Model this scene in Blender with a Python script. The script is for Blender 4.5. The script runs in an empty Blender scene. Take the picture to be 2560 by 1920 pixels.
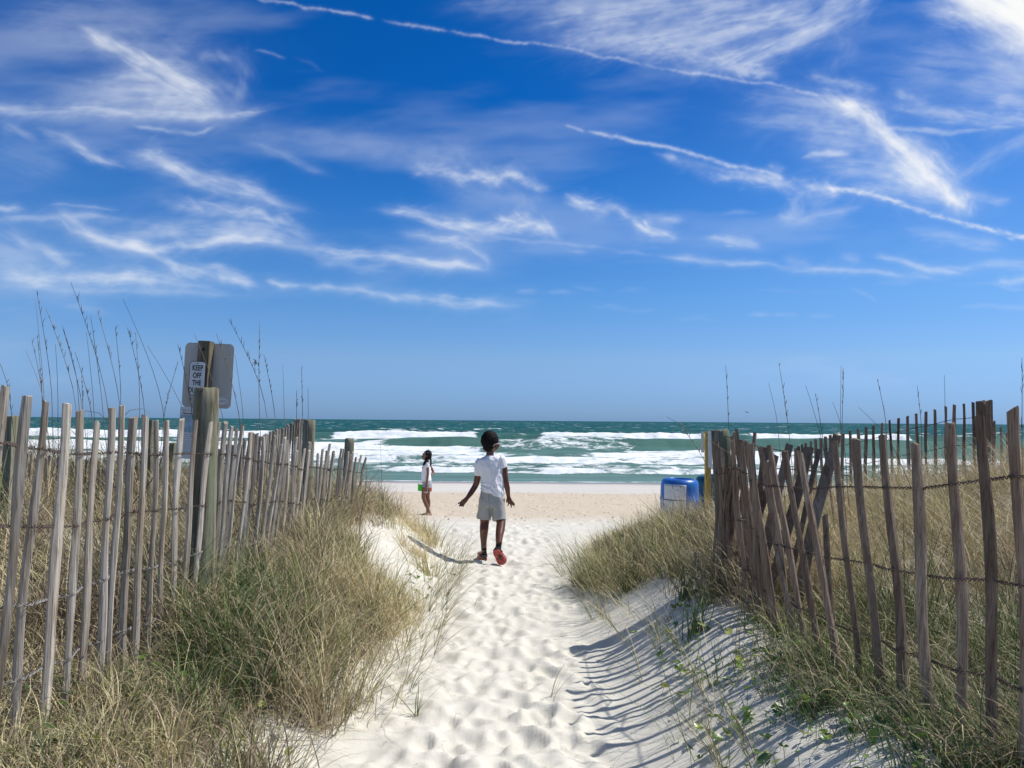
SKY_SAT, SKY_HUE, SKY_GAM, SKY_STR, EXPO = 1.0, .5, 1.0, .11, 0.0
import bpy, bmesh, math, random
import numpy as np
from mathutils import Vector, Matrix, Euler
random.seed(7)
RNG = np.random.default_rng(11)
PI = math.pi
C = bpy.context.scene.collection
scene = bpy.context.scene

# ------------------------------------------------------------ camera
EYE = 1.53
cam_d = bpy.data.cameras.new('camera')
cam = bpy.data.objects.new('camera', cam_d); C.objects.link(cam)
cam_d.sensor_width = 36.0; cam_d.lens = 769.0/1024.0*36.0
cam_d.clip_start = 0.05; cam_d.clip_end = 90000
PITCH = math.radians(2.72); ROLL = math.radians(0.44)
Mrot = Matrix.Rotation(math.radians(90)+PITCH, 4, 'X') @ Matrix.Rotation(ROLL, 4, 'Z')
cam.matrix_world = Matrix.Translation((0, 0, EYE)) @ Mrot
scene.camera = cam
R3 = np.array(Mrot.to_3x3())

def at(px, py, Y):
    """point of the scene seen at a spot of the photograph, Y metres ahead"""
    d = R3 @ np.array([(px-1280)/1922.5, -(py-960)/1922.5, -1.0])
    k = Y/d[1]
    return Vector((d[0]*k, Y, EYE+d[2]*k))

# ------------------------------------------------------------ object helpers
def tag(o, label=None, cat=None, group=None, kind=None):
    if label: o['label'] = label
    if cat: o['category'] = cat
    if group: o['group'] = group
    if kind: o['kind'] = kind
    return o

def empty(name, loc, label=None, cat=None, group=None):
    o = bpy.data.objects.new(name, None); C.objects.link(o)
    o.location = loc; o.empty_display_size = 0.1
    return tag(o, label, cat, group)

def link(name, me, mat=None, parent=None, smooth=True):
    o = bpy.data.objects.new(name, me); C.objects.link(o)
    if mat is not None: me.materials.append(mat)
    if smooth and len(me.polygons):
        me.polygons.foreach_set('use_smooth', np.ones(len(me.polygons), dtype=bool))
    if parent is not None:
        o.parent = parent
        o.matrix_parent_inverse = parent.matrix_basis.inverted()   # geometry is written in world space
    return o

def np_mesh(name, V, Q, attrs=None):
    """V (n,3), Q (m,4) quads"""
    me = bpy.data.meshes.new(name)
    V = np.ascontiguousarray(V, dtype=np.float32); Q = np.ascontiguousarray(Q, dtype=np.int32)
    me.vertices.add(len(V)); me.vertices.foreach_set('co', V.ravel())
    me.loops.add(Q.size); me.loops.foreach_set('vertex_index', Q.ravel())
    me.polygons.add(len(Q))
    me.polygons.foreach_set('loop_start', np.arange(0, Q.size, Q.shape[1], dtype=np.int32))
    me.polygons.foreach_set('loop_total', np.full(len(Q), Q.shape[1], dtype=np.int32))
    me.update(calc_edges=True)
    for k, a in (attrs or {}).items():
        at_ = me.attributes.new(k, 'FLOAT', 'POINT')
        at_.data.foreach_set('value', np.ascontiguousarray(a, dtype=np.float32).ravel())
    return me

def grid_quads(nr, nc):
    i = np.arange(nr*nc).reshape(nr, nc)
    return np.stack([i[:-1, :-1], i[:-1, 1:], i[1:, 1:], i[1:, :-1]], -1).reshape(-1, 4)

class MB:
    def __init__(s): s.v = []; s.f = []
    def add(s, vs, fs):
        b = len(s.v); s.v += [tuple(p) for p in vs]; s.f += [tuple(i+b for i in f) for f in fs]; return s
    def box(s, c, size, M=None):
        x, y, z = (k/2 for k in size)
        vs = [Vector((sx*x, sy*y, sz*z)) for sz in (-1, 1) for sy in (-1, 1) for sx in (-1, 1)]
        if M is not None: vs = [M @ p for p in vs]
        vs = [p+Vector(c) for p in vs]
        return s.add(vs, [(0, 2, 3, 1), (4, 5, 7, 6), (0, 1, 5, 4), (2, 6, 7, 3), (0, 4, 6, 2), (1, 3, 7, 5)])
    def tube(s, pts, rad, n=8, squash=None, cap=True):
        """lofted tube through pts; rad: number, list, or list of (a,b); squash axis fixed in world"""
        pts = [Vector(p) for p in pts]; m = len(pts); rings = []
        ref = Vector((0, 1, 0)) if squash is None else Vector(squash)
        for i, p in enumerate(pts):
            t = (pts[min(i+1, m-1)]-pts[max(i-1, 0)])
            if t.length < 1e-9: t = Vector((0, 0, 1))
            t.normalize()
            r_ = ref
            if abs(t.dot(r_)) > .95: r_ = Vector((1, 0, 0)) if abs(t.x) < .9 else Vector((0, 0, 1))
            b = (r_-t*r_.dot(t)).normalized(); a = b.cross(t).normalized()
            r = rad[i] if isinstance(rad, (list, tuple)) else rad
            ra, rb = r if isinstance(r, (list, tuple)) else (r, r)
            rings.append([p+a*(ra*math.cos(2*PI*k/n))+b*(rb*math.sin(2*PI*k/n)) for k in range(n)])
        vs = [q for r in rings for q in r]; fs = []
        for i in range(m-1):
            for k in range(n):
                k2 = (k+1) % n
                fs.append((i*n+k, i*n+k2, (i+1)*n+k2, (i+1)*n+k))
        if cap:
            fs.append(tuple(range(n))[::-1]); fs.append(tuple((m-1)*n+k for k in range(n)))
        return s.add(vs, fs)
    def ball(s, c, r, M=None, nu=14, nv=10):
        rx, ry, rz = (r, r, r) if not isinstance(r, (tuple, list)) else r
        vs = []; fs = []
        for j in range(nv+1):
            th = PI*j/nv
            for i in range(nu):
                ph = 2*PI*i/nu
                p = Vector((rx*math.sin(th)*math.cos(ph), ry*math.sin(th)*math.sin(ph), rz*math.cos(th)))
                if M is not None: p = M @ p
                vs.append(p+Vector(c))
        for j in range(nv):
            for i in range(nu):
                i2 = (i+1) % nu
                fs.append((j*nu+i, (j+1)*nu+i, (j+1)*nu+i2, j*nu+i2))
        return s.add(vs, fs)
    def mesh(s, name):
        me = bpy.data.meshes.new(name); me.from_pydata(s.v, [], s.f); me.update(); return me
    def build(s, name, mat, parent=None, smooth=True):
        return link(name, s.mesh(name), mat, parent, smooth)

def fused(name, mb, voxel, mat, parent=None, smooth_it=4, disp=None):
    """one continuous skin over everything collected in mb"""
    tmp = bpy.data.objects.new('tmp', mb.mesh('tmp')); C.objects.link(tmp)
    m = tmp.modifiers.new('r', 'REMESH'); m.mode = 'VOXEL'; m.voxel_size = voxel; m.use_smooth_shade = True
    s = tmp.modifiers.new('s', 'SMOOTH'); s.factor = .5; s.iterations = smooth_it
    dg = bpy.context.evaluated_depsgraph_get()
    me = bpy.data.meshes.new_from_object(tmp.evaluated_get(dg))
    bpy.data.objects.remove(tmp)
    me.name = name
    if disp is not None:
        n = len(me.vertices); co = np.empty(n*3, np.float32); me.vertices.foreach_get('co', co); co = co.reshape(-1, 3)
        no = np.empty(n*3, np.float32); me.vertices.foreach_get('normal', no); no = no.reshape(-1, 3)
        co = disp(co, no); me.vertices.foreach_set('co', co.astype(np.float32).ravel()); me.update()
    me.materials.clear()
    return link(name, me, mat, parent)

# ------------------------------------------------------------ noise
_tabs = {}
def vnoise(x, y, seed=0):
    if seed not in _tabs: _tabs[seed] = np.random.default_rng(1000+seed).random((256, 256))
    T = _tabs[seed]
    x = np.asarray(x, dtype=np.float64); y = np.asarray(y, dtype=np.float64)
    xi = np.floor(x).astype(np.int64); yi = np.floor(y).astype(np.int64)
    fx = x-xi; fy = y-yi; fx = fx*fx*(3-2*fx); fy = fy*fy*(3-2*fy)
    a = T[yi % 256, xi % 256]; b = T[yi % 256, (xi+1) % 256]
    c = T[(yi+1) % 256, xi % 256]; d = T[(yi+1) % 256, (xi+1) % 256]
    return (a*(1-fx)+b*fx)*(1-fy)+(c*(1-fx)+d*fx)*fy
def fbm(x, y, seed=0, oct=4, gain=.5):
    v = 0; a = 1; t = 0
    for o in range(oct):
        v = v+a*vnoise(np.asarray(x)*2**o+17.3*o, np.asarray(y)*2**o+9.1*o, seed+o); t += a; a *= gain
    return v/t
def sstep(a, b, x):
    t = np.clip((np.asarray(x, dtype=np.float64)-a)/(b-a), 0, 1); return t*t*(3-2*t)

# ------------------------------------------------------------ materials
def material(name):
    m = bpy.data.materials.new(name); m.use_nodes = True
    nt = m.node_tree; nt.nodes.clear()
    out = nt.nodes.new('ShaderNodeOutputMaterial'); bs = nt.nodes.new('ShaderNodeBsdfPrincipled')
    nt.links.new(bs.outputs[0], out.inputs[0])
    return m, nt, bs, out
def N(nt, typ, **kw):
    n = nt.nodes.new(typ)
    for k, v in kw.items(): setattr(n, k, v)
    return n
def L(nt, a, b): nt.links.new(a, b)
def ramp(nt, fac, stops):
    r = N(nt, 'ShaderNodeValToRGB'); e = r.color_ramp.elements
    while len(e) < len(stops): e.new(.5)
    for q, (p, c) in zip(e, stops):
        q.position = p; q.color = (*c, 1) if len(c) == 3 else c
    L(nt, fac, r.inputs[0]); return r.outputs[0]
def noise(nt, vec, scale, detail=4, rough=.55, dist=0):
    n = N(nt, 'ShaderNodeTexNoise'); n.inputs['Scale'].default_value = scale
    n.inputs['Detail'].default_value = detail; n.inputs['Roughness'].default_value = rough
    n.inputs['Distortion'].default_value = dist
    if vec is not None: L(nt, vec, n.inputs['Vector'])
    return n.outputs['Fac']
def mapping(nt, vec, scale=(1, 1, 1), loc=(0, 0, 0)):
    m = N(nt, 'ShaderNodeMapping'); m.inputs['Scale'].default_value = scale; m.inputs['Location'].default_value = loc
    L(nt, vec, m.inputs['Vector']); return m.outputs[0]
def math_(nt, op, a, b=None, clamp=False):
    m = N(nt, 'ShaderNodeMath', operation=op, use_clamp=clamp)
    for i, v in enumerate((a, b)):
        if v is None: continue
        if isinstance(v, (int, float)): m.inputs[i].default_value = v
        else: L(nt, v, m.inputs[i])
    return m.outputs[0]
def mix(nt, fac, a, b):
    m = N(nt, 'ShaderNodeMix', data_type='RGBA')
    for key, v in ((0, fac), (6, a), (7, b)):
        if isinstance(v, (int, float)): m.inputs[key].default_value = v
        elif isinstance(v, tuple): m.inputs[key].default_value = (*v, 1)
        else: L(nt, v, m.inputs[key])
    return m.outputs[2]
def maprange(nt, v, a, b, c=0, d=1, smooth=True):
    m = N(nt, 'ShaderNodeMapRange'); m.interpolation_type = 'SMOOTHSTEP' if smooth else 'LINEAR'
    L(nt, v, m.inputs[0])
    for i, q in enumerate((a, b, c, d)): m.inputs[i+1].default_value = q
    return m.outputs[0]
def bump(nt, bs, h, strength=.3, dist=.01):
    b = N(nt, 'ShaderNodeBump'); b.inputs['Strength'].default_value = strength; b.inputs['Distance'].default_value = dist
    L(nt, h, b.inputs['Height']); L(nt, b.outputs[0], bs.inputs['Normal']); return b
def attr(nt, name):
    a = N(nt, 'ShaderNodeAttribute'); a.attribute_name = name; return a.outputs['Fac']
def plain(name, col, rough=.6, var=.12, scale=30, spec=.3):
    m, nt, bs, out = material(name)
    tc = N(nt, 'ShaderNodeTexCoord'); n = noise(nt, tc.outputs['Object'], scale, 4)
    a = tuple(c*(1-var) for c in col); b = tuple(min(1, c*(1+var)) for c in col)
    L(nt, ramp(nt, n, [(.3, a), (.7, b)]), bs.inputs['Base Color'])
    bs.inputs['Roughness'].default_value = rough; bs.inputs['Specular IOR Level'].default_value = spec
    return m

def wood(name, stops, zscale=1.3, cross=42, bstr=.6, green=None):
    """weathered timber: long streaks along the piece, knots, per-piece shift"""
    m, nt, bs, out = material(name)
    tc = N(nt, 'ShaderNodeTexCoord'); oi = N(nt, 'ShaderNodeObjectInfo')
    add = N(nt, 'ShaderNodeVectorMath', operation='ADD')
    sc = N(nt, 'ShaderNodeVectorMath', operation='SCALE'); sc.inputs[0].default_value = (31, 17, 23)
    L(nt, oi.outputs['Random'], sc.inputs['Scale'])
    L(nt, tc.outputs['Object'], add.inputs[0]); L(nt, sc.outputs[0], add.inputs[1])
    v = add.outputs[0]
    streak = noise(nt, mapping(nt, v, (cross, cross, zscale)), 1.0, 6, .65, .6)
    fine = noise(nt, mapping(nt, v, (cross*5, cross*5, zscale*6)), 1.0, 3, .6)
    patch = noise(nt, mapping(nt, v, (9, 9, 2.2)), 1.0, 4, .6)
    f = math_(nt, 'ADD', math_(nt, 'MULTIPLY', streak, .62), math_(nt, 'MULTIPLY', patch, .38))
    col = ramp(nt, f, stops)
    dark = maprange(nt, fine, .52, .66, 0, .55)
    col = mix(nt, dark, col, tuple(c*.45 for c in stops[0][1]))
    val = N(nt, 'ShaderNodeHueSaturation'); L(nt, col, val.inputs['Color'])
    L(nt, maprange(nt, oi.outputs['Random'], 0, 1, .66, 1.16, False), val.inputs['Value'])
    col = val.outputs[0]
    if green is not None:
        g = maprange(nt, noise(nt, mapping(nt, v, (14, 14, 2.5)), 1.0, 3), .5, .68, 0, .55)
        col = mix(nt, g, col, green)
    L(nt, col, bs.inputs['Base Color'])
    bs.inputs['Roughness'].default_value = .9; bs.inputs['Specular IOR Level'].default_value = .15
    bump(nt, bs, math_(nt, 'ADD', streak, math_(nt, 'MULTIPLY', fine, .5)), bstr, .006)
    return m
# ------------------------------------------------------------ light and sky
SUN_EL = math.radians(53); SUN_AZ = math.radians(17)      # azimuth measured from +x towards +y
sdir = Vector((math.cos(SUN_EL)*math.cos(SUN_AZ), math.cos(SUN_EL)*math.sin(SUN_AZ), math.sin(SUN_EL)))
sl = bpy.data.lights.new('sun', 'SUN'); sl.energy = 4.6; sl.angle = math.radians(.53); sl.color = (1, .96, .89)
so = bpy.data.objects.new('sun', sl); C.objects.link(so); so.location = sdir*40
so.rotation_euler = (-sdir).to_track_quat('-Z', 'Y').to_euler()
w = bpy.data.worlds.new('World'); scene.world = w; w.use_nodes = True
nt = w.node_tree; nt.nodes.clear()
wo = N(nt, 'ShaderNodeOutputWorld'); bg = N(nt, 'ShaderNodeBackground')
sky = N(nt, 'ShaderNodeTexSky', sky_type='NISHITA'); sky.sun_disc = False
sky.sun_elevation = SUN_EL; sky.sun_rotation = PI/2-SUN_AZ
sky.air_density = 1.0; sky.dust_density = .35; sky.ozone_density = 1.5; sky.altitude = 0
hs = N(nt, 'ShaderNodeHueSaturation'); hs.inputs['Saturation'].default_value = SKY_SAT
hs.inputs['Hue'].default_value = SKY_HUE
gm = N(nt, 'ShaderNodeGamma'); gm.inputs['Gamma'].default_value = SKY_GAM
L(nt, sky.outputs[0], gm.inputs[0]); L(nt, gm.outputs[0], hs.inputs['Color'])
tcw = N(nt, 'ShaderNodeTexCoord'); spw = N(nt, 'ShaderNodeSeparateXYZ'); L(nt, tcw.outputs['Generated'], spw.inputs[0])
grade = ramp(nt, spw.outputs['Z'], [(0, (.300, .560, 1.277)), (.026, (.336, .575, 1.215)), (.078, (.45, .66, 1.08)), (.155, (.34, .66, 1.085)),
                                    (.279, (.128, .539, 1.081)), (.39, (.022, .412, .988)), (.53, (.010, .396, .96)), (.70, (1.05, .98, .88))])
for e in grade.node.color_ramp.elements:
    e.color = tuple(c/1.3 for c in e.color[:3])+(1,)
mulw = N(nt, 'ShaderNodeMix', data_type='RGBA', blend_type='MULTIPLY'); mulw.inputs[0].default_value = 1
L(nt, hs.outputs[0], mulw.inputs[6]); L(nt, grade, mulw.inputs[7])
L(nt, mulw.outputs[2], bg.inputs['Color']); bg.inputs['Strength'].default_value = SKY_STR*1.3
L(nt, bg.outputs[0], wo.inputs[0])
scene.view_settings.view_transform = 'Standard'; scene.view_settings.look = 'None'
scene.view_settings.exposure = EXPO; scene.view_settings.gamma = 1

# cirrus sheet: density drawn fibre by fibre, carried by a far dome patch
def build_sky():
    step = 2.5; X0, Y0 = -260, -200
    nx, ny = int(3080/step), int(1200/step)
    D = np.zeros((ny, nx)); rng = np.random.default_rng(5)
    def blur(a, s):
        r = int(3*s+1); k = np.exp(-.5*(np.arange(-r, r+1)/s)**2); k /= k.sum()
        for ax in (0, 1):
            o = np.zeros_like(a); p = np.pad(a, [(r, r) if i == ax else (0, 0) for i in (0, 1)])
            for i, q in enumerate(k):
                o += q*(p[i:i+a.shape[0], :] if ax == 0 else p[:, i:i+a.shape[1]])
            a = o
        return a
    def wisp(pts, w, st, fl=120, jit=.12, rot=0, n=None, curve=0, veil=.4, sf=.7, ends=.18, puff=0, vs=2.4):
        P = np.array(pts, float); seg = np.r_[0, np.cumsum(np.hypot(*np.diff(P, axis=0).T))]; T = seg[-1]
        w = np.array(w if isinstance(w, (list, tuple)) else [w, w], float)
        n = n or int(50+T*max(w.max(), 4)/20)
        s = rng.random(n)
        sx = np.interp(s*T, seg, P[:, 0]); sy = np.interp(s*T, seg, P[:, 1])
        e = 6
        dx = np.interp(np.clip(s*T+e, 0, T), seg, P[:, 0])-np.interp(np.clip(s*T-e, 0, T), seg, P[:, 0])
        dy = np.interp(np.clip(s*T+e, 0, T), seg, P[:, 1])-np.interp(np.clip(s*T-e, 0, T), seg, P[:, 1])
        th = np.arctan2(dy, dx); ww = np.interp(s, np.linspace(0, 1, len(w)), w)*(.95 if w.max() > 3 else .34)
        off = rng.normal(size=n)*ww*.75
        bx = sx-np.sin(th)*off; by = sy+np.cos(th)*off
        th = th+rot+rng.normal(size=n)*jit
        ln = fl*(.35+rng.random(n)*.9); m = 90
        t = np.linspace(-.5, .5, m)[None, :]*ln[:, None]
        cv = (curve+rng.normal(size=n)*.0012)[:, None]
        fx = bx[:, None]+np.cos(th)[:, None]*t-np.sin(th)[:, None]*cv*t*t
        fy = by[:, None]+np.sin(th)[:, None]*t+np.cos(th)[:, None]*cv*t*t
        # turbulence shared by all fibres
        fx += (fbm(fx/60, fy/60, 31, 3)-.5)*16; fy += (fbm(fx/55+9, fy/55, 35, 3)-.5)*16
        amp = (np.minimum(1, np.minimum(s, 1-s)/ends))**1.0*(.15+2.2*rng.random(n)**3)
        wt = (1-(2*np.linspace(-.5, .5, m)[None, :])**2)*amp[:, None]*(fl/m/step)
        gx = (fx-X0)/step; gy = (fy-Y0)/step
        pad = int(8*vs/step*1.2+12)
        x0 = max(0, int(gx.min())-pad); x1 = min(nx, int(gx.max())+pad); y0 = max(0, int(gy.min())-pad); y1 = min(ny, int(gy.max())+pad)
        if x1-x0 < 4 or y1-y0 < 4: return
        ok = (gx > x0) & (gx < x1-1) & (gy > y0) & (gy < y1-1)
        ix = gx[ok].astype(int)-x0; iy = gy[ok].astype(int)-y0
        A = np.bincount(iy*(x1-x0)+ix, weights=np.broadcast_to(wt, gx.shape)[ok], minlength=(x1-x0)*(y1-y0)).reshape(y1-y0, x1-x0)
        fine = blur(A, sf); soft = blur(A, vs)
        q = np.percentile(soft[soft > soft.max()*.15], 80)
        a = (1-veil)*fine/q*.9+veil*soft/q
        YY, XX = np.mgrid[y0:y1, x0:x1]*step
        mt = math.atan2(P[-1, 1]-P[0, 1], P[-1, 0]-P[0, 0])+rot
        u = XX*math.cos(mt)+YY*math.sin(mt); v = -XX*math.sin(mt)+YY*math.cos(mt)
        mod = np.clip(2.1*fbm(u/120, v/15, 50+int(P[0, 0]) % 7, 5, .6)-.25, .05, 2)*(.6+.8*fbm(u/40, v/30, 58, 4))*1.15
        if puff: mod = mod*(1-puff)+puff*np.clip(2.6*(fbm(XX/38, YY/26, 61, 5, .6)-.27), 0, 2)
        mod = mod*np.clip(2.4*fbm(u/95, v/45, 63, 3)-.30, .12, 1.35)
        a = a*mod
        a = st*(1-np.exp(-a*.95))*1.12
        D[y0:y1, x0:x1] = 1-(1-D[y0:y1, x0:x1])*(1-np.clip(a, 0, .99))
    def W(pts, w, st, fl=120, jit=.12, rot=0, **k):
        w = list(w) if isinstance(w, (list, tuple)) else [w, w]
        if max(w) < 5:                                    # trails and threads
            wisp(pts, w, st*.52, fl, jit, rot, sf=.62, vs=1.6, **k); return
        wisp(pts, [q*.86 for q in w], st*.78, fl, jit, rot, **k)
        k2 = dict(k); k2.pop('puff', 0); k2.pop('n', 0); k2['veil'] = .55
        wisp(pts, [q*1.3+2 for q in w], st*.20, fl*.85, jit+.10, rot-.42, curve=k2.pop('curve', 0)+.0011, **k2)
        wisp(pts, [q*1.8+3 for q in w], st*.12, fl*1.5, jit+.05, rot+.10, curve=-.0005, **k2)
    # upper left comet
    W([(215, 72), (289, 124), (359, 162), (440, 203), (492, 231), (528, 268)], [4, 14, 26, 32, 26], .78, 150, .12, veil=.5)
    W([(300, 190), (400, 225), (510, 262)], [26, 34, 18], .42, 230, .1, rot=-.35, curve=.0009, veil=.5)
    W([(180, 215), (300, 240), (450, 262)], [18, 22, 12], .22, 320, .06, rot=-.1, veil=.4)
    W([(-40, 276), (130, 274), (290, 282), (420, 290), (560, 296), (655, 278)], [9, 11, 8, 4], .5, 190, .03, veil=.35, ends=.05)
    W([(380, 280), (470, 286), (560, 290)], [9, 6], .45, 160, .03)
    W([(330, 318), (430, 331), (500, 331), (550, 317)], [3, 4, 2], .55, 60, .05, curve=-.001, veil=.3)
    W([(470, 165), (540, 135), (600, 150), (615, 195), (600, 245), (560, 290)], [10, 16, 14, 8], .24, 110, .2, veil=.6)
    W([(500, 215), (560, 225), (590, 250)], [22, 20], .22, 110, .5, veil=.7)
    W([(20, 60), (200, 30), (330, 60), (450, 110)], [40, 45, 35], .17, 260, .25, veil=.7, vs=9)
    W([(90, 105), (240, 110), (420, 100), (520, 90)], [25, 30, 26], .14, 240, .15, veil=.7, vs=9)
    W([(640, 128), (680, 137), (713, 150)], [2.5, 3], .4, 30, .1, veil=.2)
    W([(740, 145), (780, 160), (795, 175)], [3, 3], .15, 40, .1)
    # second diagonal, left
    W([(10, 312), (50, 330), (92, 350)], [5, 7], .36, 60, .15)
    W([(95, 322), (160, 345), (220, 378), (260, 402), (310, 412)], [5, 9, 7, 4], .46, 100, .08)
    W([(290, 385), (390, 392), (470, 425), (560, 458), (640, 478), (700, 515)], [7, 18, 20, 14, 4], .6, 120, .12, puff=.3)
    W([(330, 400), (420, 425), (520, 465), (640, 490), (770, 530)], [7, 12, 10, 5], .32, 150, .06)
    W([(560, 320), (700, 340), (860, 360), (1040, 385), (1200, 400)], [14, 22, 22, 18], .13, 150, .4, veil=.7, puff=.5)
    W([(625, 362), (700, 388), (810, 432)], [4, 6], .18, 100, .08)
    W([(0, 350), (60, 395), (150, 410)], [40, 30], .13, 200, .1, veil=.8, vs=8)
    # arch and tails
    W([(-20, 517), (50, 522)], [6, 5], .42, 70, .06)
    W([(130, 510), (200, 514), (285, 522)], [2, 2], .35, 70, .03, veil=.2)
    W([(-20, 548), (80, 545), (200, 540), (320, 548)], [5, 6, 5], .3, 150, .04)
    W([(150, 525), (200, 572), (262, 600), (347, 622), (405, 645)], [14, 16, 12, 9], .56, 130, .12, puff=.3)
    W([(174, 570), (289, 608), (405, 624), (492, 614), (608, 600), (694, 608), (781, 628)], [9, 11, 9, 8, 9], .62, 170, .06)
    W([(760, 620), (868, 636), (984, 645), (1100, 662), (1222, 672)], [11, 10, 8, 6], .66, 130, .07, puff=.25)
    W([(780, 640), (900, 668), (1010, 680)], [9, 9], .22, 150, .06, rot=-.1)
    W([(405, 505), (492, 522), (579, 524), (665, 535), (723, 558), (780, 600)], [6, 14, 15, 15, 9], .55, 80, .25, puff=.55)
    W([(300, 570), (430, 575), (560, 572), (680, 580), (760, 605)], [22, 26, 24, 16], .42, 230, .08, veil=.5)
    W([(380, 632), (440, 674), (521, 690), (637, 716)], [8, 12, 10, 6], .58, 110, .14, puff=.35)
    W([(480, 670), (560, 678), (620, 706)], [8, 8], .3, 90, .2, puff=.5)
    W([(-20, 684), (87, 703), (174, 696), (260, 697), (347, 700), (434, 708), (530, 722)], [10, 12, 12, 14, 8], .58, 130, .08, puff=.35)
    W([(0, 722), (200, 728), (450, 735), (640, 742)], [5, 5, 3], .22, 200, .02)
    W([(300, 690), (360, 702), (390, 716)], [12, 12], .35, 50, .5, puff=.7)
    W([(40, 590), (116, 632), (172, 664)], [8, 13, 8], .38, 90, .2, puff=.4)
    W([(120, 634), (200, 638)], [4, 3], .25, 90, .04)
    W([(-40, 600), (30, 640), (90, 660)], [35, 32], .26, 150, .3, veil=.8, vs=8)
    W([(0, 640), (200, 660), (420, 690)], [24, 26, 14], .12, 260, .1, veil=.8, vs=9)
    W([(672, 706), (705, 710), (742, 716)], [5, 4], .5, 50, .08)
    W([(745, 715), (810, 720), (897, 729), (984, 738), (1070, 748), (1157, 757), (1300, 760)], [4, 6, 8, 9, 5], .5, 110, .06, puff=.3)
    W([(1130, 608), (1180, 622), (1215, 650), (1222, 672)], [7, 6, 3], .34, 50, .25)
    W([(160, 765), (260, 778)], [9, 9], .14, 120, .06)
    # centre puffs
    W([(1030, 428), (1100, 420), (1157, 448), (1200, 440), (1260, 462)], [8, 11, 13, 6], .6, 60, .35, puff=.65)
    W([(1190, 425), (1235, 440), (1255, 470)], [9, 8], .6, 35, .5, puff=.6)
    W([(1250, 444), (1285, 436), (1326, 463), (1370, 476)], [7, 9, 8], .66, 40, .4, puff=.6)
    W([(1040, 390), (1120, 385), (1210, 415), (1340, 415)], [18, 20, 14], .16, 90, .5, veil=.7, puff=.5)
    W([(1150, 480), (1260, 500), (1350, 505)], [12, 8], .12, 150, .2)
    W([(950, 528), (1042, 533), (1100, 552), (1186, 572), (1280, 580)], [5, 12, 15, 11], .72, 100, .12, puff=.45)
    W([(1010, 585), (1110, 597), (1185, 598)], [4, 5], .45, 80, .05)
    W([(1230, 570), (1300, 558), (1350, 562), (1396, 598)], [11, 16, 14, 5], .76, 60, .35, puff=.55)
    W([(1412, 500), (1471, 516), (1540, 524), (1581, 548)], [7, 12, 12, 9], .8, 50, .35, puff=.55)
    W([(1570, 545), (1627, 580), (1692, 600)], [9, 9, 12], .8, 45, .25, puff=.45)
    W([(1600, 540), (1660, 550), (1702, 552)], [3, 7], .42, 60, .1)
    W([(1280, 480), (1330, 520), (1300, 560)], [12, 10], .12, 110, .4)
    # vapour trails
    W([(640, -12), (668, 1), (740, 14), (810, 23), (930, 48)], [2.2, 2.2], .66, 20, .45, n=520, veil=.15, ends=.03)
    W([(955, 54), (1042, 69), (1157, 87), (1280, 107), (1396, 119), (1569, 156), (1714, 182), (1859, 203), (1974, 218), (2058, 239)], [2.2, 2.8, 2.6, 1.8], .6, 20, .45, n=1500, veil=.15, ends=.03)
    W([(1414, 314), (1440, 320), (1462, 327)], [2, 2], .45, 20, .3, n=90, veil=.1)
    W([(1470, 328), (1511, 338), (1627, 362), (1743, 388), (1859, 419), (1974, 451)], [2, 2, 3.4, 4], .85, 26, .4, n=1000, veil=.2, ends=.05, puff=.3)
    W([(1640, 388), (1743, 415), (1840, 440), (1960, 465)], [7, 11, 8], .5, 60, .25, puff=.6)
    W([(1850, 440), (1920, 445), (1990, 470)], [9, 10, 8], .42, 60, .3, puff=.5)
    W([(1920, 420), (1965, 427)], [5, 5], .45, 25, .3, puff=.4)
    W([(2060, 468), (2148, 480), (2264, 515), (2380, 548), (2480, 575), (2620, 612)], [4, 4, 4.5, 4.9, 4.9], 1.25, 30, .35, n=1100, veil=.25, ends=.05)
    W([(1960, 470), (2030, 478), (2100, 480)], [12, 22, 15], .6, 70, .5, puff=.6)
    W([(1980, 500), (2000, 540), (1950, 552)], [14, 14], .3, 60, .6, puff=.4)
    W([(1930, 548), (2010, 556), (2080, 530), (2150, 520)], [5, 8, 8], .28, 100, .1)
    W([(1150, 598), (1280, 599), (1396, 609), (1511, 625), (1632, 638)], [2, 2.5, 2.5], .32, 60, .06, n=420, ends=.05)
    W([(1650, 640), (1801, 654), (1974, 671), (2177, 681), (2340, 698)], [2.5, 4, 5, 2], .36, 90, .05, n=520, ends=.08)
    # big fan, top right
    W([(2220, -60), (2130, 35), (2060, 75), (1945, 118), (1850, 150), (1760, 165)], [28, 22, 18, 22, 16], .62, 260, .05, curve=.0004, veil=.5, ends=.08)
    W([(2160, -60), (2060, 20), (1950, 55), (1800, 85), (1600, 95), (1430, 105)], [40, 34, 32, 34, 26], .6, 320, .05, curve=.0003, veil=.5, ends=.1)
    W([(2050, -60), (1900, 0), (1700, 30), (1500, 45), (1380, 50)], [45, 42, 34, 24], .5, 320, .06, veil=.55, ends=.12)
    W([(1800, -60), (1560, -10), (1300, 5), (1150, 10)], [40, 30, 16], .3, 260, .06, veil=.6)
    W([(1560, 120), (1660, 135), (1760, 160), (1850, 180)], [14, 24, 24, 14], .45, 80, .4, puff=.65)
    W([(1800, 165), (1870, 178), (1945, 190)], [10, 14, 9], .5, 50, .4, puff=.6)
    W([(2080, 90), (2130, 120), (2060, 180)], [10, 16, 10], .14, 120, .3)
    W([(2010, 190), (2060, 196), (2110, 212), (2200, 228)], [6, 6, 9, 4], .32, 40, .3, puff=.6)
    # bright corner
    W([(2380, -60), (2450, -10), (2540, 30), (2640, 80)], [45, 45, 48, 50], 1.0, 130, .4, veil=.7, ends=.06, vs=7)
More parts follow.
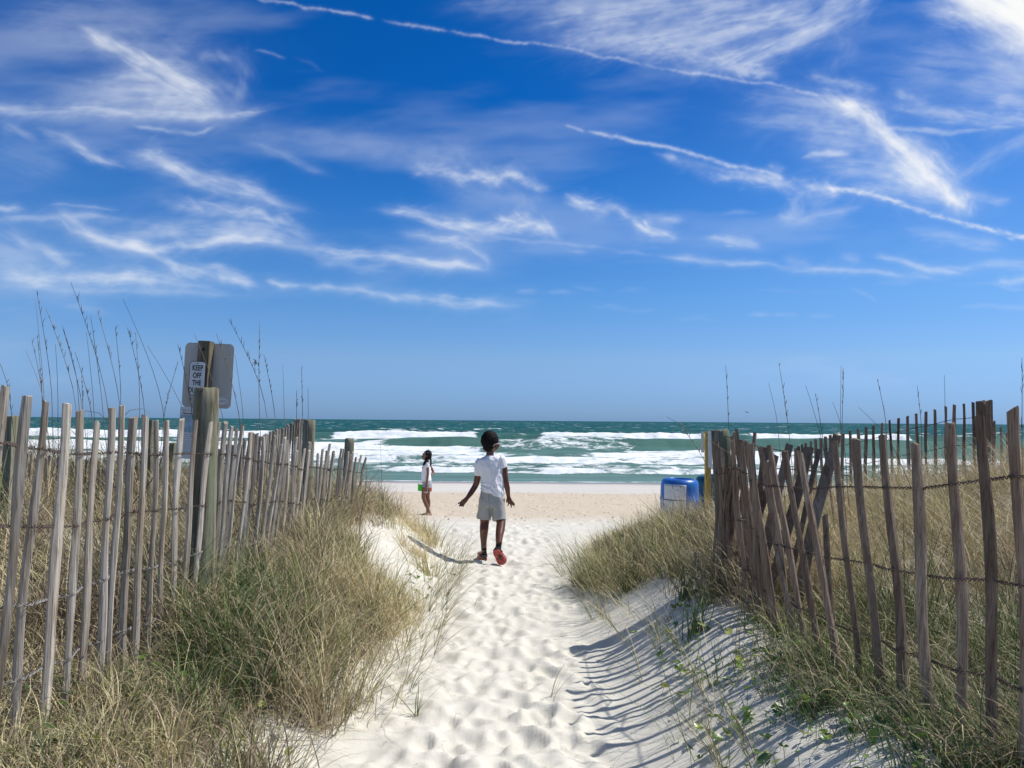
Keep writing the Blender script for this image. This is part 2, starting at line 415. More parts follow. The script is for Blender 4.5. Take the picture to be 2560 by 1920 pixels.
    W([(2420, -40), (2540, 10), (2660, 50)], [40, 40, 40], .99, 110, .4, veil=.8, ends=.06, vs=7)
    W([(2300, 10), (2400, 45), (2500, 80), (2600, 120)], [20, 20, 24], .4, 90, .4, puff=.6)
    for _ in range(2):
        W([(2400, -60), (2470, -5), (2550, 35), (2640, 90)], [34, 38, 40, 44], 1.1, 110, .5, veil=.85, ends=.05, vs=6)
    W([(2100, 262), (2170, 285), (2215, 345), (2290, 405), (2350, 455), (2400, 525)], [10, 16, 16, 22, 22, 8], .95, 70, .5, puff=.5, ends=.06)
    # right comet and its fans
    W([(2040, 236), (2110, 268), (2180, 275), (2205, 330), (2240, 375), (2320, 410), (2370, 470), (2405, 535)], [10, 24, 28, 26, 24, 34, 28, 10], .93, 120, .25, veil=.55, puff=.3, ends=.08)
    W([(2230, 380), (2290, 420), (2350, 460)], [26, 40, 34], .72, 150, .3, veil=.6)
    W([(2390, 480), (2420, 505), (2425, 530)], [16, 14], .65, 60, .6, puff=.5)
    W([(1890, 235), (2000, 245), (2120, 275)], [18, 24, 20], .36, 240, .08, veil=.5)
    W([(1870, 300), (2000, 305), (2160, 325)], [16, 22, 16], .36, 280, .05, rot=-.03, veil=.5)
    W([(2000, 345), (2110, 355), (2220, 370)], [22, 26, 20], .38, 240, .1, veil=.5)
    W([(2010, 396), (2060, 385), (2120, 388)], [4, 6, 3], .5, 60, .08)
    W([(2080, 420), (2190, 430), (2290, 430)], [24, 30, 22], .42, 260, .1, veil=.5)
    W([(2130, 480), (2240, 480), (2340, 490)], [14, 20, 14], .42, 220, .1, rot=.12, curve=-.0006, veil=.5)
    W([(2370, 465), (2430, 425), (2500, 380), (2600, 335)], [12, 14, 12], .26, 200, .08, veil=.5)
    W([(2205, 322), (2300, 328), (2380, 331), (2450, 326)], [4, 4.5, 3], .62, 120, .02, ends=.06)
    W([(2480, 320), (2535, 322)], [2, 2], .4, 30, .05)
    W([(2220, 265), (2320, 285), (2440, 300), (2620, 300)], [8, 14, 16, 16], .42, 140, .12, puff=.4)
    W([(2240, 235), (2290, 250), (2330, 262)], [8, 10], .3, 50, .4, puff=.6)
    W([(2250, 190), (2360, 170), (2480, 200), (2620, 230)], [40, 50, 50], .3, 260, .2, veil=.8, vs=10)
    W([(2450, 120), (2520, 160), (2620, 170)], [40, 40], .4, 160, .3, veil=.8, vs=9)
    W([(2500, 250), (2620, 260)], [12, 16], .4, 120, .1, puff=.4)
    W([(2400, 480), (2480, 500), (2520, 502)], [14, 5], .28, 80, .2)
    W([(2270, 580), (2380, 599), (2500, 616)], [9, 12, 12], .3, 130, .12, puff=.3)
    W([(1770, 598), (1830, 600), (1880, 612), (1905, 624)], [3, 8, 11, 4], .5, 60, .15, puff=.3)
    W([(2210, 646), (2322, 672), (2405, 684)], [4, 6, 6], .42, 120, .04)
    W([(2350, 670), (2450, 665), (2560, 660), (2640, 665)], [7, 9, 9], .36, 140, .06)
    W([(2500, 705), (2540, 700), (2580, 690)], [5, 5], .36, 60, .1)
    W([(2400, 705), (2500, 715), (2640, 730)], [3, 3], .25, 120, .02)
    W([(2100, 645), (2150, 655)], [8, 8], .2, 60, .3)
    W([(1960, 650), (2030, 662)], [8, 7], .22, 50, .4)
    W([(1410, 632), (1470, 634)], [4, 3], .3, 40, .1)
    for a, b, c, d, s in ((1297, 729, 1344, 732, .4), (1367, 732, 1440, 736, .38), (1446, 721, 1500, 727, .22), (1560, 726, 1610, 728, .22),
                          (1465, 765, 1640, 778, .24), (1697, 796, 1790, 801, .32), (1882, 788, 1990, 789, .38), (2020, 792, 2080, 793, .15),
                          (2130, 725, 2190, 750, .2), (2400, 768, 2640, 778, .22), (1240, 745, 1370, 757, .15), (1900, 728, 2100, 733, .14),
                          (1815, 537, 1875, 536, .3), (2190, 712, 2280, 705, .14)):
        W([(a, b), ((a+c)/2, (b+d)/2-1), (c, d)], [3, 4.5, 3], s, 60, .04)
    # thin veil everywhere
    YY, XX = np.mgrid[0:ny, 0:nx]*step
    XX = XX+X0; YY = YY+Y0
    v = sstep(.48, .85, fbm(XX/520+YY/900, YY/120, 71, 5))*.19
    v += sstep(1200, 2500, XX)*.07*sstep(-100, 300, YY)*(1-sstep(600, 900, YY))
    v += .06*(1-sstep(0, 900, XX))*(1-sstep(500, 900, YY))*fbm(XX/200, YY/60, 75, 4)
    D = 1-(1-D)*(1-v)
    D *= (1-sstep(940, 995, YY))
    # directions -> dome patch 30 km out
    d = np.stack([(XX-1280)/1922.5, -(YY-960)/1922.5, -np.ones_like(XX)], -1) @ R3.T
    d /= np.linalg.norm(d, axis=-1, keepdims=True)
    V = (d*30000).reshape(-1, 3)+np.array([0, 0, EYE])
    me = np_mesh('sky', V, grid_quads(ny, nx)[:, ::-1], {'cloud_cover': D})
    m, nt, bs, out = material('cirrus')
    nt.nodes.remove(bs)
    em = N(nt, 'ShaderNodeEmission'); tr = N(nt, 'ShaderNodeBsdfTransparent'); mx = N(nt, 'ShaderNodeMixShader')
    a = attr(nt, 'cloud_cover')
    L(nt, ramp(nt, a, [(0, (.62, .74, .95)), (.5, (.80, .87, .97)), (1, (1, 1, 1))]), em.inputs[0]); em.inputs[1].default_value = .97*2**(-EXPO)
    L(nt, a, mx.inputs[0]); L(nt, tr.outputs[0], mx.inputs[1]); L(nt, em.outputs[0], mx.inputs[2]); L(nt, mx.outputs[0], out.inputs[0])
    m.cycles.emission_sampling = 'NONE'
    o = link('sky', me, m); tag(o, kind='structure')
build_sky()

# ------------------------------------------------------------ terrain
_by = np.linspace(-60, 120, 3601)
_bz = np.interp(_by, [-60, 9, 11, 13, 15.4, 20, 28, 34, 42, 48, 60, 120], [0, 0, -.05, -.18, -.37, -.6, -1.02, -1.38, -1.80, -2.15, -2.8, -3.2])
_k = np.hanning(25); _k /= _k.sum(); _bz = np.convolve(np.pad(_bz, 12, mode='edge'), _k, 'valid')
def smooth_interp(v, xs, ys): return np.interp(v, xs, ys)
def land(x, y):
    x = np.asarray(x, float); y = np.asarray(y, float)
    z = np.interp(y, _by, _bz)
    wob = (fbm(y*.9, x*0+3, 81, 3)-.5)*.35
    xl0 = np.interp(y, [2, 3.4, 5, 8.5, 10, 11.5, 13], [.9, .85, .7, .55, .9, 1.9, 3.2])+wob*.5
    hl = np.interp(y, [0, 3, 5, 7, 8.3, 9.6, 11, 12.5, 14], [.40, .40, .42, .50, .55, .46, .22, .06, 0])
    z = z+hl*sstep(xl0, np.maximum(xl0+.75, 1.62), -x)
    z = z+np.interp(-x, [1.7, 3, 6, 12, 30, 60], [0, .12, .34, .7, .8, .8])*np.interp(y, [0, 8.5, 11, 14], [1, 1, .5, 0])
    xr0 = np.interp(y, [2, 3.4, 5, 6, 8.2, 9.5, 11], [.35, .38, .5, .45, .55, 1.2, 2.2])-wob*.4
    hr = np.interp(y, [0, 2.4, 3.5, 5.5, 7, 8.2, 9.3, 10.5], [.5, .46, .36, .36, .40, .30, .08, 0])
    z = z+hr*sstep(xr0, np.maximum(xr0+.6, 1.45), x)
    z = z+np.interp(x, [1.7, 2.9, 4, 5.5, 9, 30, 60], [0, .10, .42, .62, .85, .9, .9])*np.interp(y, [0, 3, 6, 9, 11, 14], [.45, .45, .85, 1, .6, 0])
    dune = sstep(1.4, 2.6, np.abs(x))*(1-sstep(10, 14, y))
    z = z+dune*(fbm(x*.6, y*.6, 83, 3)-.5)*.25
    return z
def H(x, y): return float(land(np.array([x]), np.array([y]))[0])

def thatch_shade(x, y):
    "where fallen dead grass and painted shade between the blades darken the sand"
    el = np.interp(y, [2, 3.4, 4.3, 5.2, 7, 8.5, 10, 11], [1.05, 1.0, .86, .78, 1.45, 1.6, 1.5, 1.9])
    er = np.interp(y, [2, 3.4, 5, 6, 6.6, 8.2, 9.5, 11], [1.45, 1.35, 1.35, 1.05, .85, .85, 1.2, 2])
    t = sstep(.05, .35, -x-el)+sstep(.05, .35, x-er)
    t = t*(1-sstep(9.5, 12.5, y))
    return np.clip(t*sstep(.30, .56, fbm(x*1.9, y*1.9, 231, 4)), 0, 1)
def build_ground():
    def axis(segs):
        out = [segs[0][0]]
        for a, b, s in segs:
            n = max(1, int(round((b-a)/s))); out += list(np.linspace(a, b, n+1)[1:])
        return np.array(out)
    xr = axis([(0, 1.5, .019), (1.5, 2.6, .04), (2.6, 6, .1), (6, 14, .3), (14, 40, 1.5), (40, 140, 10), (140, 400, 60)])
    xs = np.r_[-xr[:0:-1], xr]
    ys = axis([(-40, -4, 4), (-4, 2.2, .3), (2.2, 5, .019), (5, 9, .026), (9, 13, .05), (13, 20, .1), (20, 48, .25), (48, 120, 6)])
    X, Y = np.meshgrid(xs, ys); Z = land(X, Y)
    Z += (fbm(X*1.1, Y*1.1, 84, 4)-.5)*.05*(1-sstep(16, 30, Y))
    Z += (fbm(X*4, Y*4, 85, 4)-.5)*.022*(1-sstep(10, 20, Y))
    rng = np.random.default_rng(3)
    # trampled path: overlapping soft footprints
    def dents(n, xa, xb, ya, yb, dmin, dmax, pw=1.0, ctr=None):
        for _ in range(n):
            cy = ya+(yb-ya)*rng.random()**pw
            if ctr is None: cx = rng.uniform(xa, xb)
            else:
                cx = ctr+rng.normal()*(.30+.02*cy)
                if abs(cx-ctr) > .95+.05*cy or (cx > .34+.02*cy and rng.random() < .8): continue
            q_ = rng.random(); L_ = .055+.10*q_; W_ = L_*rng.uniform(.42, .85); an = rng.normal()*.45+PI/2; dp = rng.uniform(dmin, dmax)
            r = .30
            i0, i1 = np.searchsorted(xs, (cx-r, cx+r)); j0, j1 = np.searchsorted(ys, (cy-r, cy+r))
            if i1-i0 < 2 or j1-j0 < 2: continue
            dx = X[j0:j1, i0:i1]-cx; dy = Y[j0:j1, i0:i1]-cy
            dx = dx+(vnoise(dx*14+cx*50, dy*14, 88)-.5)*.04
            u = (dx*math.cos(an)+dy*math.sin(an))/L_; v = (-dx*math.sin(an)+dy*math.cos(an))/W_
            rr = np.sqrt(u*u+v*v)
            Z[j0:j1, i0:i1] += -dp*(1-sstep(.45, 1.15, rr))+dp*.5*np.exp(-((rr-1.35)/.33)**2)*(.5+.9*(u > 0))
    dents(520, 0, 0, 2.2, 12.5, .004, .011, 1.3, ctr=-.08); Z += (fbm(X*2.6, Y*2.6, 86, 3)-.5)*.03*(np.abs(X+.05) < 1.1)*sstep(1.1, .7, np.abs(X+.05))*(Y < 14); dents(640, 0, 0, 2.2, 12.5, .004, .0155, 1.35, ctr=-.08)
    dents(160, -3, 5, 12, 26, .01, .03)
    # tyre-like rake ridges on the open beach stay tiny
    Z += .012*(fbm(X*3, Y*1.2, 89, 3)-.5)*sstep(12, 15, Y)*(1-sstep(27, 30, Y))*2
    V = np.stack([X, Y, Z], -1).reshape(-1, 3)
    me = np_mesh('sand', V, grid_quads(len(ys), len(xs)), {'thatch_shade': thatch_shade(X, Y)})
    m, nt, bs, out = material('beach_sand')
    geo = N(nt, 'ShaderNodeNewGeometry'); pos = geo.outputs['Position']
    sep = N(nt, 'ShaderNodeSeparateXYZ'); L(nt, pos, sep.inputs[0])
    big = noise(nt, mapping(nt, pos, (.25, .8, .2)), 1.0, 5, .6)
    yy = math_(nt, 'ADD', sep.outputs['Y'], math_(nt, 'MULTIPLY', math_(nt, 'SUBTRACT', big, .5), 4.5))
    fine = noise(nt, pos, 260, 3, .7); mid = noise(nt, pos, 9, 5, .6)
    white = ramp(nt, mid, [(.3, (.625, .595, .515)), (.7, (.715, .685, .61))])
    speck = maprange(nt, noise(nt, pos, 520, 2, .6), .68, .76, 0, .5)
    white = mix(nt, speck, white, (.28, .24, .19))
    shell = noise(nt, pos, 22, 5, .75)
    tan_ = ramp(nt, shell, [(.30, (.46, .36, .26)), (.5, (.595, .505, .39)), (.68, (.65, .57, .455)), (.8, (.78, .72, .64))])
    col = mix(nt, maprange(nt, yy, 12.0, 16.0), white, tan_)
    pale = ramp(nt, noise(nt, mapping(nt, pos, (.2, 2.2, 1)), 1.0, 5, .6), [(.35, (.56, .525, .475)), (.65, (.66, .625, .57))])
    col = mix(nt, maprange(nt, math_(nt, 'ADD', sep.outputs['Y'], math_(nt, 'MULTIPLY', big, 1.4)), 26.4, 27.9), col, pale)
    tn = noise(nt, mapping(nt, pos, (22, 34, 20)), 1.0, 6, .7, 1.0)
    tcol = ramp(nt, tn, [(.35, (.05, .038, .024)), (.5, (.13, .095, .06)), (.62, (.30, .235, .15)), (.72, (.5, .43, .33))])  # dead grass colours; the dark stops paint in shade of the gaps
    col = mix(nt, maprange(nt, math_(nt, 'ADD', attr(nt, 'thatch_shade'), math_(nt, 'MULTIPLY', math_(nt, 'SUBTRACT', tn, .5), 1.2)), .35, .65, 0, .9), col, tcol)
    wet = maprange(nt, yy, 36.5, 40.5)
    col = mix(nt, wet, col, (.30, .235, .18))
    L(nt, col, bs.inputs['Base Color'])
    L(nt, maprange(nt, wet, 0, 1, .95, .22, False), bs.inputs['Roughness'])
    bs.inputs['Specular IOR Level'].default_value = .2
    hgt = math_(nt, 'ADD', math_(nt, 'MULTIPLY', noise(nt, pos, 30, 6, .65), 1.0), math_(nt, 'MULTIPLY', fine, .25))
    bump(nt, bs, hgt, .35, .012)
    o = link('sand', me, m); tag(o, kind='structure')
build_ground()

# ------------------------------------------------------------ sea
SEA = -1.80
def build_sea():
    ys = [37.0]
    while ys[-1] < 165: ys.append(ys[-1]+(.16 if ys[-1] < 60 else .22 if ys[-1] < 110 else .35))
    while ys[-1] < 18000: ys.append(ys[-1]*1.022)
    ys = np.array(ys); nc = 760
    u = np.linspace(-1, 1, nc)
    Y = np.repeat(ys[:, None], nc, 1); X = u[None, :]*(12+.95*Y)
    Z = np.zeros_like(X); F = np.zeros_like(X); G = np.zeros_like(X)
    far = 1-sstep(150, 400, Y)
    Z += (fbm(X/14, Y/5, 91, 4)-.5)*.42*far*sstep(44, 70, Y)
    Z += (fbm(X/3.2, Y/1.4, 95, 4)-.5)*.16*(1-sstep(120, 260, Y))*sstep(41, 52, Y)
    Z += (fbm(X/60, Y/26, 97, 3)-.5)*1.1*(1-sstep(500, 2500, Y))*sstep(110, 200, Y)
    def wave(y0, h, env, wf=1.6, wb=4.5, foam=None, trail=8, wob=3, ws=26, seed=1, lace=.5, tilt=0):
        yc = y0+(fbm(X/ws, X*0, seed, 3)-.5)*2*wob+tilt*X+(fbm(X/2.6, X*0+5, seed+3, 3)-.5)*1.1
        d = Y-yc; e = env(X)*(.75+.5*fbm(X/9, X*0, seed+5, 3))
        nonlocal Z, F, G
        Z += h*e*np.where(d < 0, np.exp(-(d/wf)**2), np.exp(-(d/wb)**2))
        G = np.maximum(G, e*np.where(d < 0, np.exp(-((d+wf*.4)/(wf*.9))**2), 0))
        if foam is not None:
            f = foam(X)
            ff = f*np.where(d < 0, 1-sstep(wf*1.2, wf*2.2, -d), np.exp(-np.maximum(d-.6, 0)/trail)*lace+(1-lace)*(1-sstep(.3, 1.6, d)))
            F = np.maximum(F, ff)
            # ragged lumps of broken water stand up from the bore
            Z += .35*h*ff*(fbm(X/1.3, Y/.9, seed+8, 3)-.4)*(np.abs(d) < wf*2)
    one = lambda x: np.ones_like(x)
    band = lambda a, b, s=4: (lambda x: sstep(a-s, a, x)*(1-sstep(b, b+s, x)))
    # wash on the sand
    ye = 42.3+(fbm(X/9, X*0, 120, 3)-.5)*2.4
    F = np.maximum(F, (1-sstep(.0, .5, np.abs(Y-ye)))*.75)
    F = np.maximum(F, .36*fbm(X/6, Y/1.6, 121, 4)*(Y > ye)*(Y < 49))
    wave(49.4, .30, one, .5, 1.6, lambda x: (.5+.7*(fbm(x/4, x*0, 243, 3)-.2))*(.6+.4*sstep(-9, -3, x)), 2.6, .8, 14, 130, .5)
    wave(55.0, .22, one, .6, 2.0, lambda x: .55*one(x), 6, 1.5, 12, 136, .8)
    F = np.maximum(F, np.where((Y > 50) & (Y < 63), .72*fbm(X/5, Y/1.7, 124, 4)+.12, 0))
    wave(62.0, .45, one, 1.0, 5, lambda x: .62+.62*(fbm(x/5, x*0, 241, 3)-.2), 2.2, 1.4, 20, 140, .9)
    wave(69.0, .42, one, 1.1, 5, lambda x: (.30+.6*(1-sstep(-8, 4, x))+.5*band(9, 24)(x))*(.55+.8*fbm(x/7, x*0, 245, 3)), 2.8, 2.2, 18, 146, .9)
    wave(77.0, .62, lambda x: .4+.6*(1-sstep(-4, 8, x))+.3*sstep(14, 24, x), 1.2, 5, lambda x: np.maximum(.9*(1-sstep(-6, 1, x)), .9*band(13, 28)(x)), 3.2, 1.6, 20, 152, .7)
    wave(92.0, 1.0, lambda x: band(-12, 60, 9)(x)*.8+.35*fbm(x/11, x*0, 199, 3)+.3, 2.6, 7.5, lambda x: np.maximum(.9*(1-sstep(-17, -12, x)), .55*band(-1, 13, 3)(x)), 4, 1.5, 30, 158, .3)
    wave(104., .7, one, 2.0, 5, lambda x: np.maximum(.4*one(x), .85*band(26, 80)(x)), 5, 3, 26, 164, .3)
    wave(124., 1.35, one, 2.4, 6, lambda x: np.maximum(np.maximum(band(-27, -7, 3)(x), band(6, 33, 3)(x)), np.maximum(band(40, 62, 3)(x), band(-80, -40, 4)(x))), 6, 2, 34, 170, .55)
    wave(150., 1.0, one, 3, 8, lambda x: .8*band(52, 120, 5)(x)+.8*band(-120, -58, 5)(x), 5, 3, 40, 176, .3)
    wave(185., .9, one, 4, 9, None, 5, 4, 50, 180)
    wave(225., .9, one, 4, 10, None, 5, 6, 60, 183)
    Z = Z*np.where(Y < 44, sstep(41, 44, Y)*.4, 1)
    V = np.stack([X, Y, SEA+Z], -1).reshape(-1, 3)
    shallow = np.interp(Y, [38, 48, 60, 80, 105, 135, 300, 18000], [1, .75, .72, .62, .5, .18, .04, 0])
    me = np_mesh('sea', V, grid_quads(len(ys), nc), {'foam': F, 'shallow': shallow, 'face': np.clip(G, 0, 1)*(1-F*.6)*sstep(70, 85, Y)*(1-sstep(108, 130, Y))})
    m, nt, bs, out = material('sea_water')
    geo = N(nt, 'ShaderNodeNewGeometry'); pos = geo.outputs['Position']
    sep = N(nt, 'ShaderNodeSeparateXYZ'); L(nt, pos, sep.inputs[0])
    ly = math_(nt, 'LOGARITHM', math_(nt, 'MAXIMUM', sep.outputs['Y'], 5.0), 2.718)
    cmb = N(nt, 'ShaderNodeCombineXYZ')
    L(nt, math_(nt, 'DIVIDE', sep.outputs['X'], math_(nt, 'POWER', math_(nt, 'MAXIMUM', sep.outputs['Y'], 5.0), .72)), cmb.inputs[0])
    L(nt, ly, cmb.inputs[1])
    sw = noise(nt, mapping(nt, cmb.outputs[0], (2.2, 30, 1)), 1.0, 6, .65)
    deep = ramp(nt, sw, [(.3, (.002, .042, .044)), (.5, (.004, .070, .070)), (.7, (.012, .118, .110))])
    shal = ramp(nt, sw, [(.3, (.10, .19, .175)), (.7, (.185, .30, .275))])
    col = mix(nt, attr(nt, 'shallow'), deep, shal)
    col = mix(nt, math_(nt, 'MULTIPLY', math_(nt, 'MULTIPLY', attr(nt, 'face'), maprange(nt, sw, .3, .7, .4, 1.2)), .36), col, (.070, .175, .115))  # green on the wave fronts paints light coming through the water
    n1 = noise(nt, mapping(nt, pos, (.55, 1.1, .8)), 1.0, 9, .72, .4)
    ff = math_(nt, 'ADD', math_(nt, 'MULTIPLY', attr(nt, 'foam'), 1.18), math_(nt, 'MULTIPLY', math_(nt, 'SUBTRACT', n1, .5), 2.3))
    fo = maprange(nt, ff, .56, .90)
    cap = noise(nt, mapping(nt, cmb.outputs[0], (11, 95, 1)), 1.0, 3, .6)
    capm = noise(nt, mapping(nt, cmb.outputs[0], (3.1, 14, 1)), 1.0, 2, .5)
    caps = math_(nt, 'MULTIPLY', maprange(nt, math_(nt, 'ADD', cap, math_(nt, 'MULTIPLY', capm, .35)), .80, .86, 0, .85), maprange(nt, sep.outputs['Y'], 90, 150))
    caps = math_(nt, 'MULTIPLY', caps, maprange(nt, sep.outputs['Y'], 1200, 3500, 1, .15))
    fo = math_(nt, 'MAXIMUM', fo, caps)
    col = mix(nt, fo, col, ramp(nt, noise(nt, mapping(nt, pos, (1.2, .8, 3)), 1.0, 6, .7), [(.35, (.66, .72, .75)), (.55, (.86, .88, .89))]))
    L(nt, col, bs.inputs['Base Color'])
    L(nt, maprange(nt, fo, 0, 1, .5, .9, False), bs.inputs['Roughness'])
    bs.inputs['Specular IOR Level'].default_value = .05; bs.inputs['IOR'].default_value = 1.33
    rip = noise(nt, mapping(nt, pos, (1.3, 2.6, 1)), 1.0, 6, .6)
    bump(nt, bs, math_(nt, 'ADD', rip, math_(nt, 'MULTIPLY', n1, .6)), .5, .12)
    o = link('sea', me, m); tag(o, kind='structure')
build_sea()
# ------------------------------------------------------------ timber and wire
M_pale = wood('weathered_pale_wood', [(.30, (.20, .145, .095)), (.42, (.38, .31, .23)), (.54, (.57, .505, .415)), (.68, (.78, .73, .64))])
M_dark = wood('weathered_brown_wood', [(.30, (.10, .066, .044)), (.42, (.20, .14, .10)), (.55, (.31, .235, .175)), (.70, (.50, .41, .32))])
M_post = wood('green_post_wood', [(.3, (.07, .062, .04)), (.45, (.19, .175, .12)), (.58, (.33, .32, .24)), (.72, (.50, .48, .39))], cross=20, zscale=.9, green=(.16, .21, .12))
M_wire = plain('rusty_wire', (.085, .06, .05), .7, .4, 90, .4)
M_wire2 = plain('grey_wire', (.26, .24, .22), .6, .35, 90, .4)

def picket(base, top, wd, mat, parent, seed, thick=.5, ragged=.012, facing=0.0, name='picket'):
    """cleft chestnut paling: uneven section, slight bend, split head"""
    r = random.Random(seed)
    b = Vector(base); t = Vector(top); ax = (t-b); ln = ax.length; ax.normalize()
    u = Vector((math.cos(facing), math.sin(facing), 0)); u = (u-ax*u.dot(ax)).normalized(); v = ax.cross(u).normalized()
    ns = 12; nk = 7; mb = MB(); vs = []; fs = []
    ang = sorted([2*PI*(k+r.uniform(-.25, .25))/nk for k in range(nk)])
    ph = [r.uniform(0, 6) for _ in range(4)]
    side = [r.uniform(.82, 1.12) for _ in range(nk)]
    bow = r.uniform(-.012, .012); bow2 = r.uniform(-.008, .008)
    nrm = [r.uniform(-1, 1) for _ in range(2)]
    for i in range(ns+1):
        s = i/ns; off = u*(bow*math.sin(PI*s)+.004*math.sin(9*s+ph[0]))+v*(bow2*math.sin(PI*s)+.003*math.sin(7*s+ph[1]))
        w_ = wd*.5*(1+.10*math.sin(5*s+ph[2])+.06*math.sin(13*s+ph[3])+r.uniform(-.04, .04))*(1.06-.12*s)
        for k in range(nk):
            a = ang[k]; ca, sa = math.cos(a), math.sin(a)
            q = 1/max(abs(ca), abs(sa), .74)          # squarish section
            p = b+ax*(ln*s)+off+u*(w_*ca*q*side[k])+v*(w_*thick*sa*q*side[(k+2) % nk])
            if i == ns: p += ax*(nrm[0]*ca*.007+nrm[1]*sa*.005+r.uniform(-ragged*.5, ragged*.5))
            vs.append(p)
    for i in range(ns):
        for k in range(nk):
            k2 = (k+1) % nk; fs.append((i*nk+k, i*nk+k2, (i+1)*nk+k2, (i+1)*nk+k))
    c = b+ax*(ln+r.uniform(-.002, .006)); vs.append(c); ci = len(vs)-1
    for k in range(nk): fs.append((ns*nk+k, ns*nk+(k+1) % nk, ci))
    org = b.copy()
    me = bpy.data.meshes.new(name); me.from_pydata([tuple(p-org) for p in vs], [], fs); me.update()
    o = bpy.data.objects.new(name, me); C.objects.link(o); me.materials.append(mat)
    o.parent = parent; o.location = org-parent.location
    return o

def twisted(pts, mat, parent, r=.0013, amp=.0042, pitch=.035, loose=0, name='wire'):
    """two strands wound round each other, sagging through pts"""
    P = [Vector(p) for p in pts]
    seg = [0]
    for a, b in zip(P, P[1:]): seg.append(seg[-1]+(b-a).length)
    T = seg[-1]; n = max(8, int(T/.012)); mb = MB()
    ts = np.linspace(0, T, n)
    XYZ = np.stack([np.interp(ts, seg, [p[k] for p in P]) for k in range(3)], -1)
    ker = np.hanning(7); ker /= ker.sum()
    for k in range(3): XYZ[:, k] = np.convolve(np.pad(XYZ[:, k], 3, mode='edge'), ker, 'valid')
    for s in (0, PI):
        q = [Vector(XYZ[i])+Vector((math.cos(ts[i]/pitch*2*PI+s)*amp, math.sin(ts[i]/pitch*2*PI+s)*amp*.6, math.sin(ts[i]/pitch*2*PI+s)*amp)) for i in range(n)]
        mb.tube(q, r, 4)
    return mb.build(name, mat, parent)

def round_post(base, top, rad, mat, parent, seed=0, name='post'):
    r = random.Random(seed); b = Vector(base); t = Vector(top); n = 22; vs = []; fs = []; ns = 16
    ax = (t-b); lnn = ax.length; ax.normalize(); u = Vector((1, 0, 0)); u = (u-ax*ax.x).normalized(); v = ax.cross(u)
    crack = [r.uniform(0, 2*PI) for _ in range(4)]
    for i in range(ns+1):
        s = i/ns
        for k in range(n):
            a = 2*PI*k/n; rr = rad*(1+.02*math.sin(3*a+s*4)+.012*math.sin(7*a))
            for c in crack:
                d = abs((a-c-s*.25+PI) % (2*PI)-PI)
                rr -= rad*.09*math.exp(-(d/.16)**2)
            if i == ns: rr *= .965
            vs.append(b+ax*(lnn*s-(.004 if i == ns else 0))+u*rr*math.cos(a)+v*rr*math.sin(a)-(ax*.012*0))
    for i in range(ns):
        for k in range(n):
            k2 = (k+1) % n; fs.append((i*n+k, i*n+k2, (i+1)*n+k2, (i+1)*n+k))
    for k in range(n): vs.append(b+ax*(lnn+.004*math.sin(k))+u*rad*.8*math.cos(2*PI*k/n)+v*rad*.8*math.sin(2*PI*k/n))
    m0 = (ns+1)*n
    for k in range(n): fs.append((ns*n+k, ns*n+(k+1) % n, m0+(k+1) % n, m0+k))
    fs.append(tuple(m0+k for k in range(n)))
    me = bpy.data.meshes.new(name); me.from_pydata([tuple(p-b) for p in vs], [], fs); me.update()
    o = bpy.data.objects.new(name, me); C.objects.link(o); me.materials.append(mat)
    me.polygons.foreach_set('use_smooth', np.ones(len(me.polygons), dtype=bool))
    o.parent = parent; o.location = b-parent.location
    return o

# ---- left fence: pale pickets along the path
FL = empty('sand_fence', (-1.7, 5, .4), 'pale weathered picket and wire fence with tall green post left of the sand path', 'fence')
tops = [(-32, 962), (17, 966), (69, 991), (117, 1006), (168, 1011), (201, 1027), (242, 1055), (278, 1021), (307, 1016), (335, 1045), (363, 1040), (392, 1053),
        (417, 1053), (453, 1048), (489, 1051), (525, 1056), (548, 1057), (564, 1056), (579, 1065), (592, 1071)]
basepx = [-160, -78, 2, 66, 135, 183, 232, 265, 291, 329, 355, 387, 415, 443, 466, 488, 508, 526, 542, 557]
LP = []
for i, ((tx, ty), bx) in enumerate(zip(tops, basepx)):
    Y = 1.7*769/(.4*(1280-bx)); g = H(-1.7, Y)
    b = Vector((-1.70+random.uniform(-.008, .008), Y, g-.06)); t = at(tx, ty, Y+.03)
    LP.append((b, t))
Y = LP[-1][0].y+.11; k = 0
while Y < 8.35:
    k += 1; zt = float(np.interp(Y, [4, 4.75, 5.6, 7, 8.2], [1.50, 1.44, 1.36, 1.25, 1.12]))+random.uniform(-.05, .045)
    x = -1.70+random.uniform(-.03, .03); lean = .07+random.uniform(-.035, .045)
    LP.append((Vector((x, Y, H(x, Y)-.06)), Vector((x+lean, Y+random.uniform(-.02, .07), zt)))); Y += random.choice((.075, .10, .12, .13, .15))
for i, (b, t) in enumerate(LP):
    picket(b, t, random.uniform(.026, .033)*(1 if i < 12 else .86), M_pale, FL, 100+i, random.uniform(.5, .72), facing=random.uniform(.45, 1.1))
posts_l = [(at(512, 1440, 4.25), at(517, 970, 4.25), .066), (at(762, 1300, 6.62), at(774, 1050, 6.62), .052), (at(868, 1290, 8.05), at(875, 1096, 8.05), .052)]
for i, (b, t, r_) in enumerate(posts_l):
    b = Vector((b.x-.02, b.y, H(b.x, b.y)-.1)); round_post(b, t, r_, M_post, FL, 20+i)
offs = (-.17, -.44, -.70, -.95)
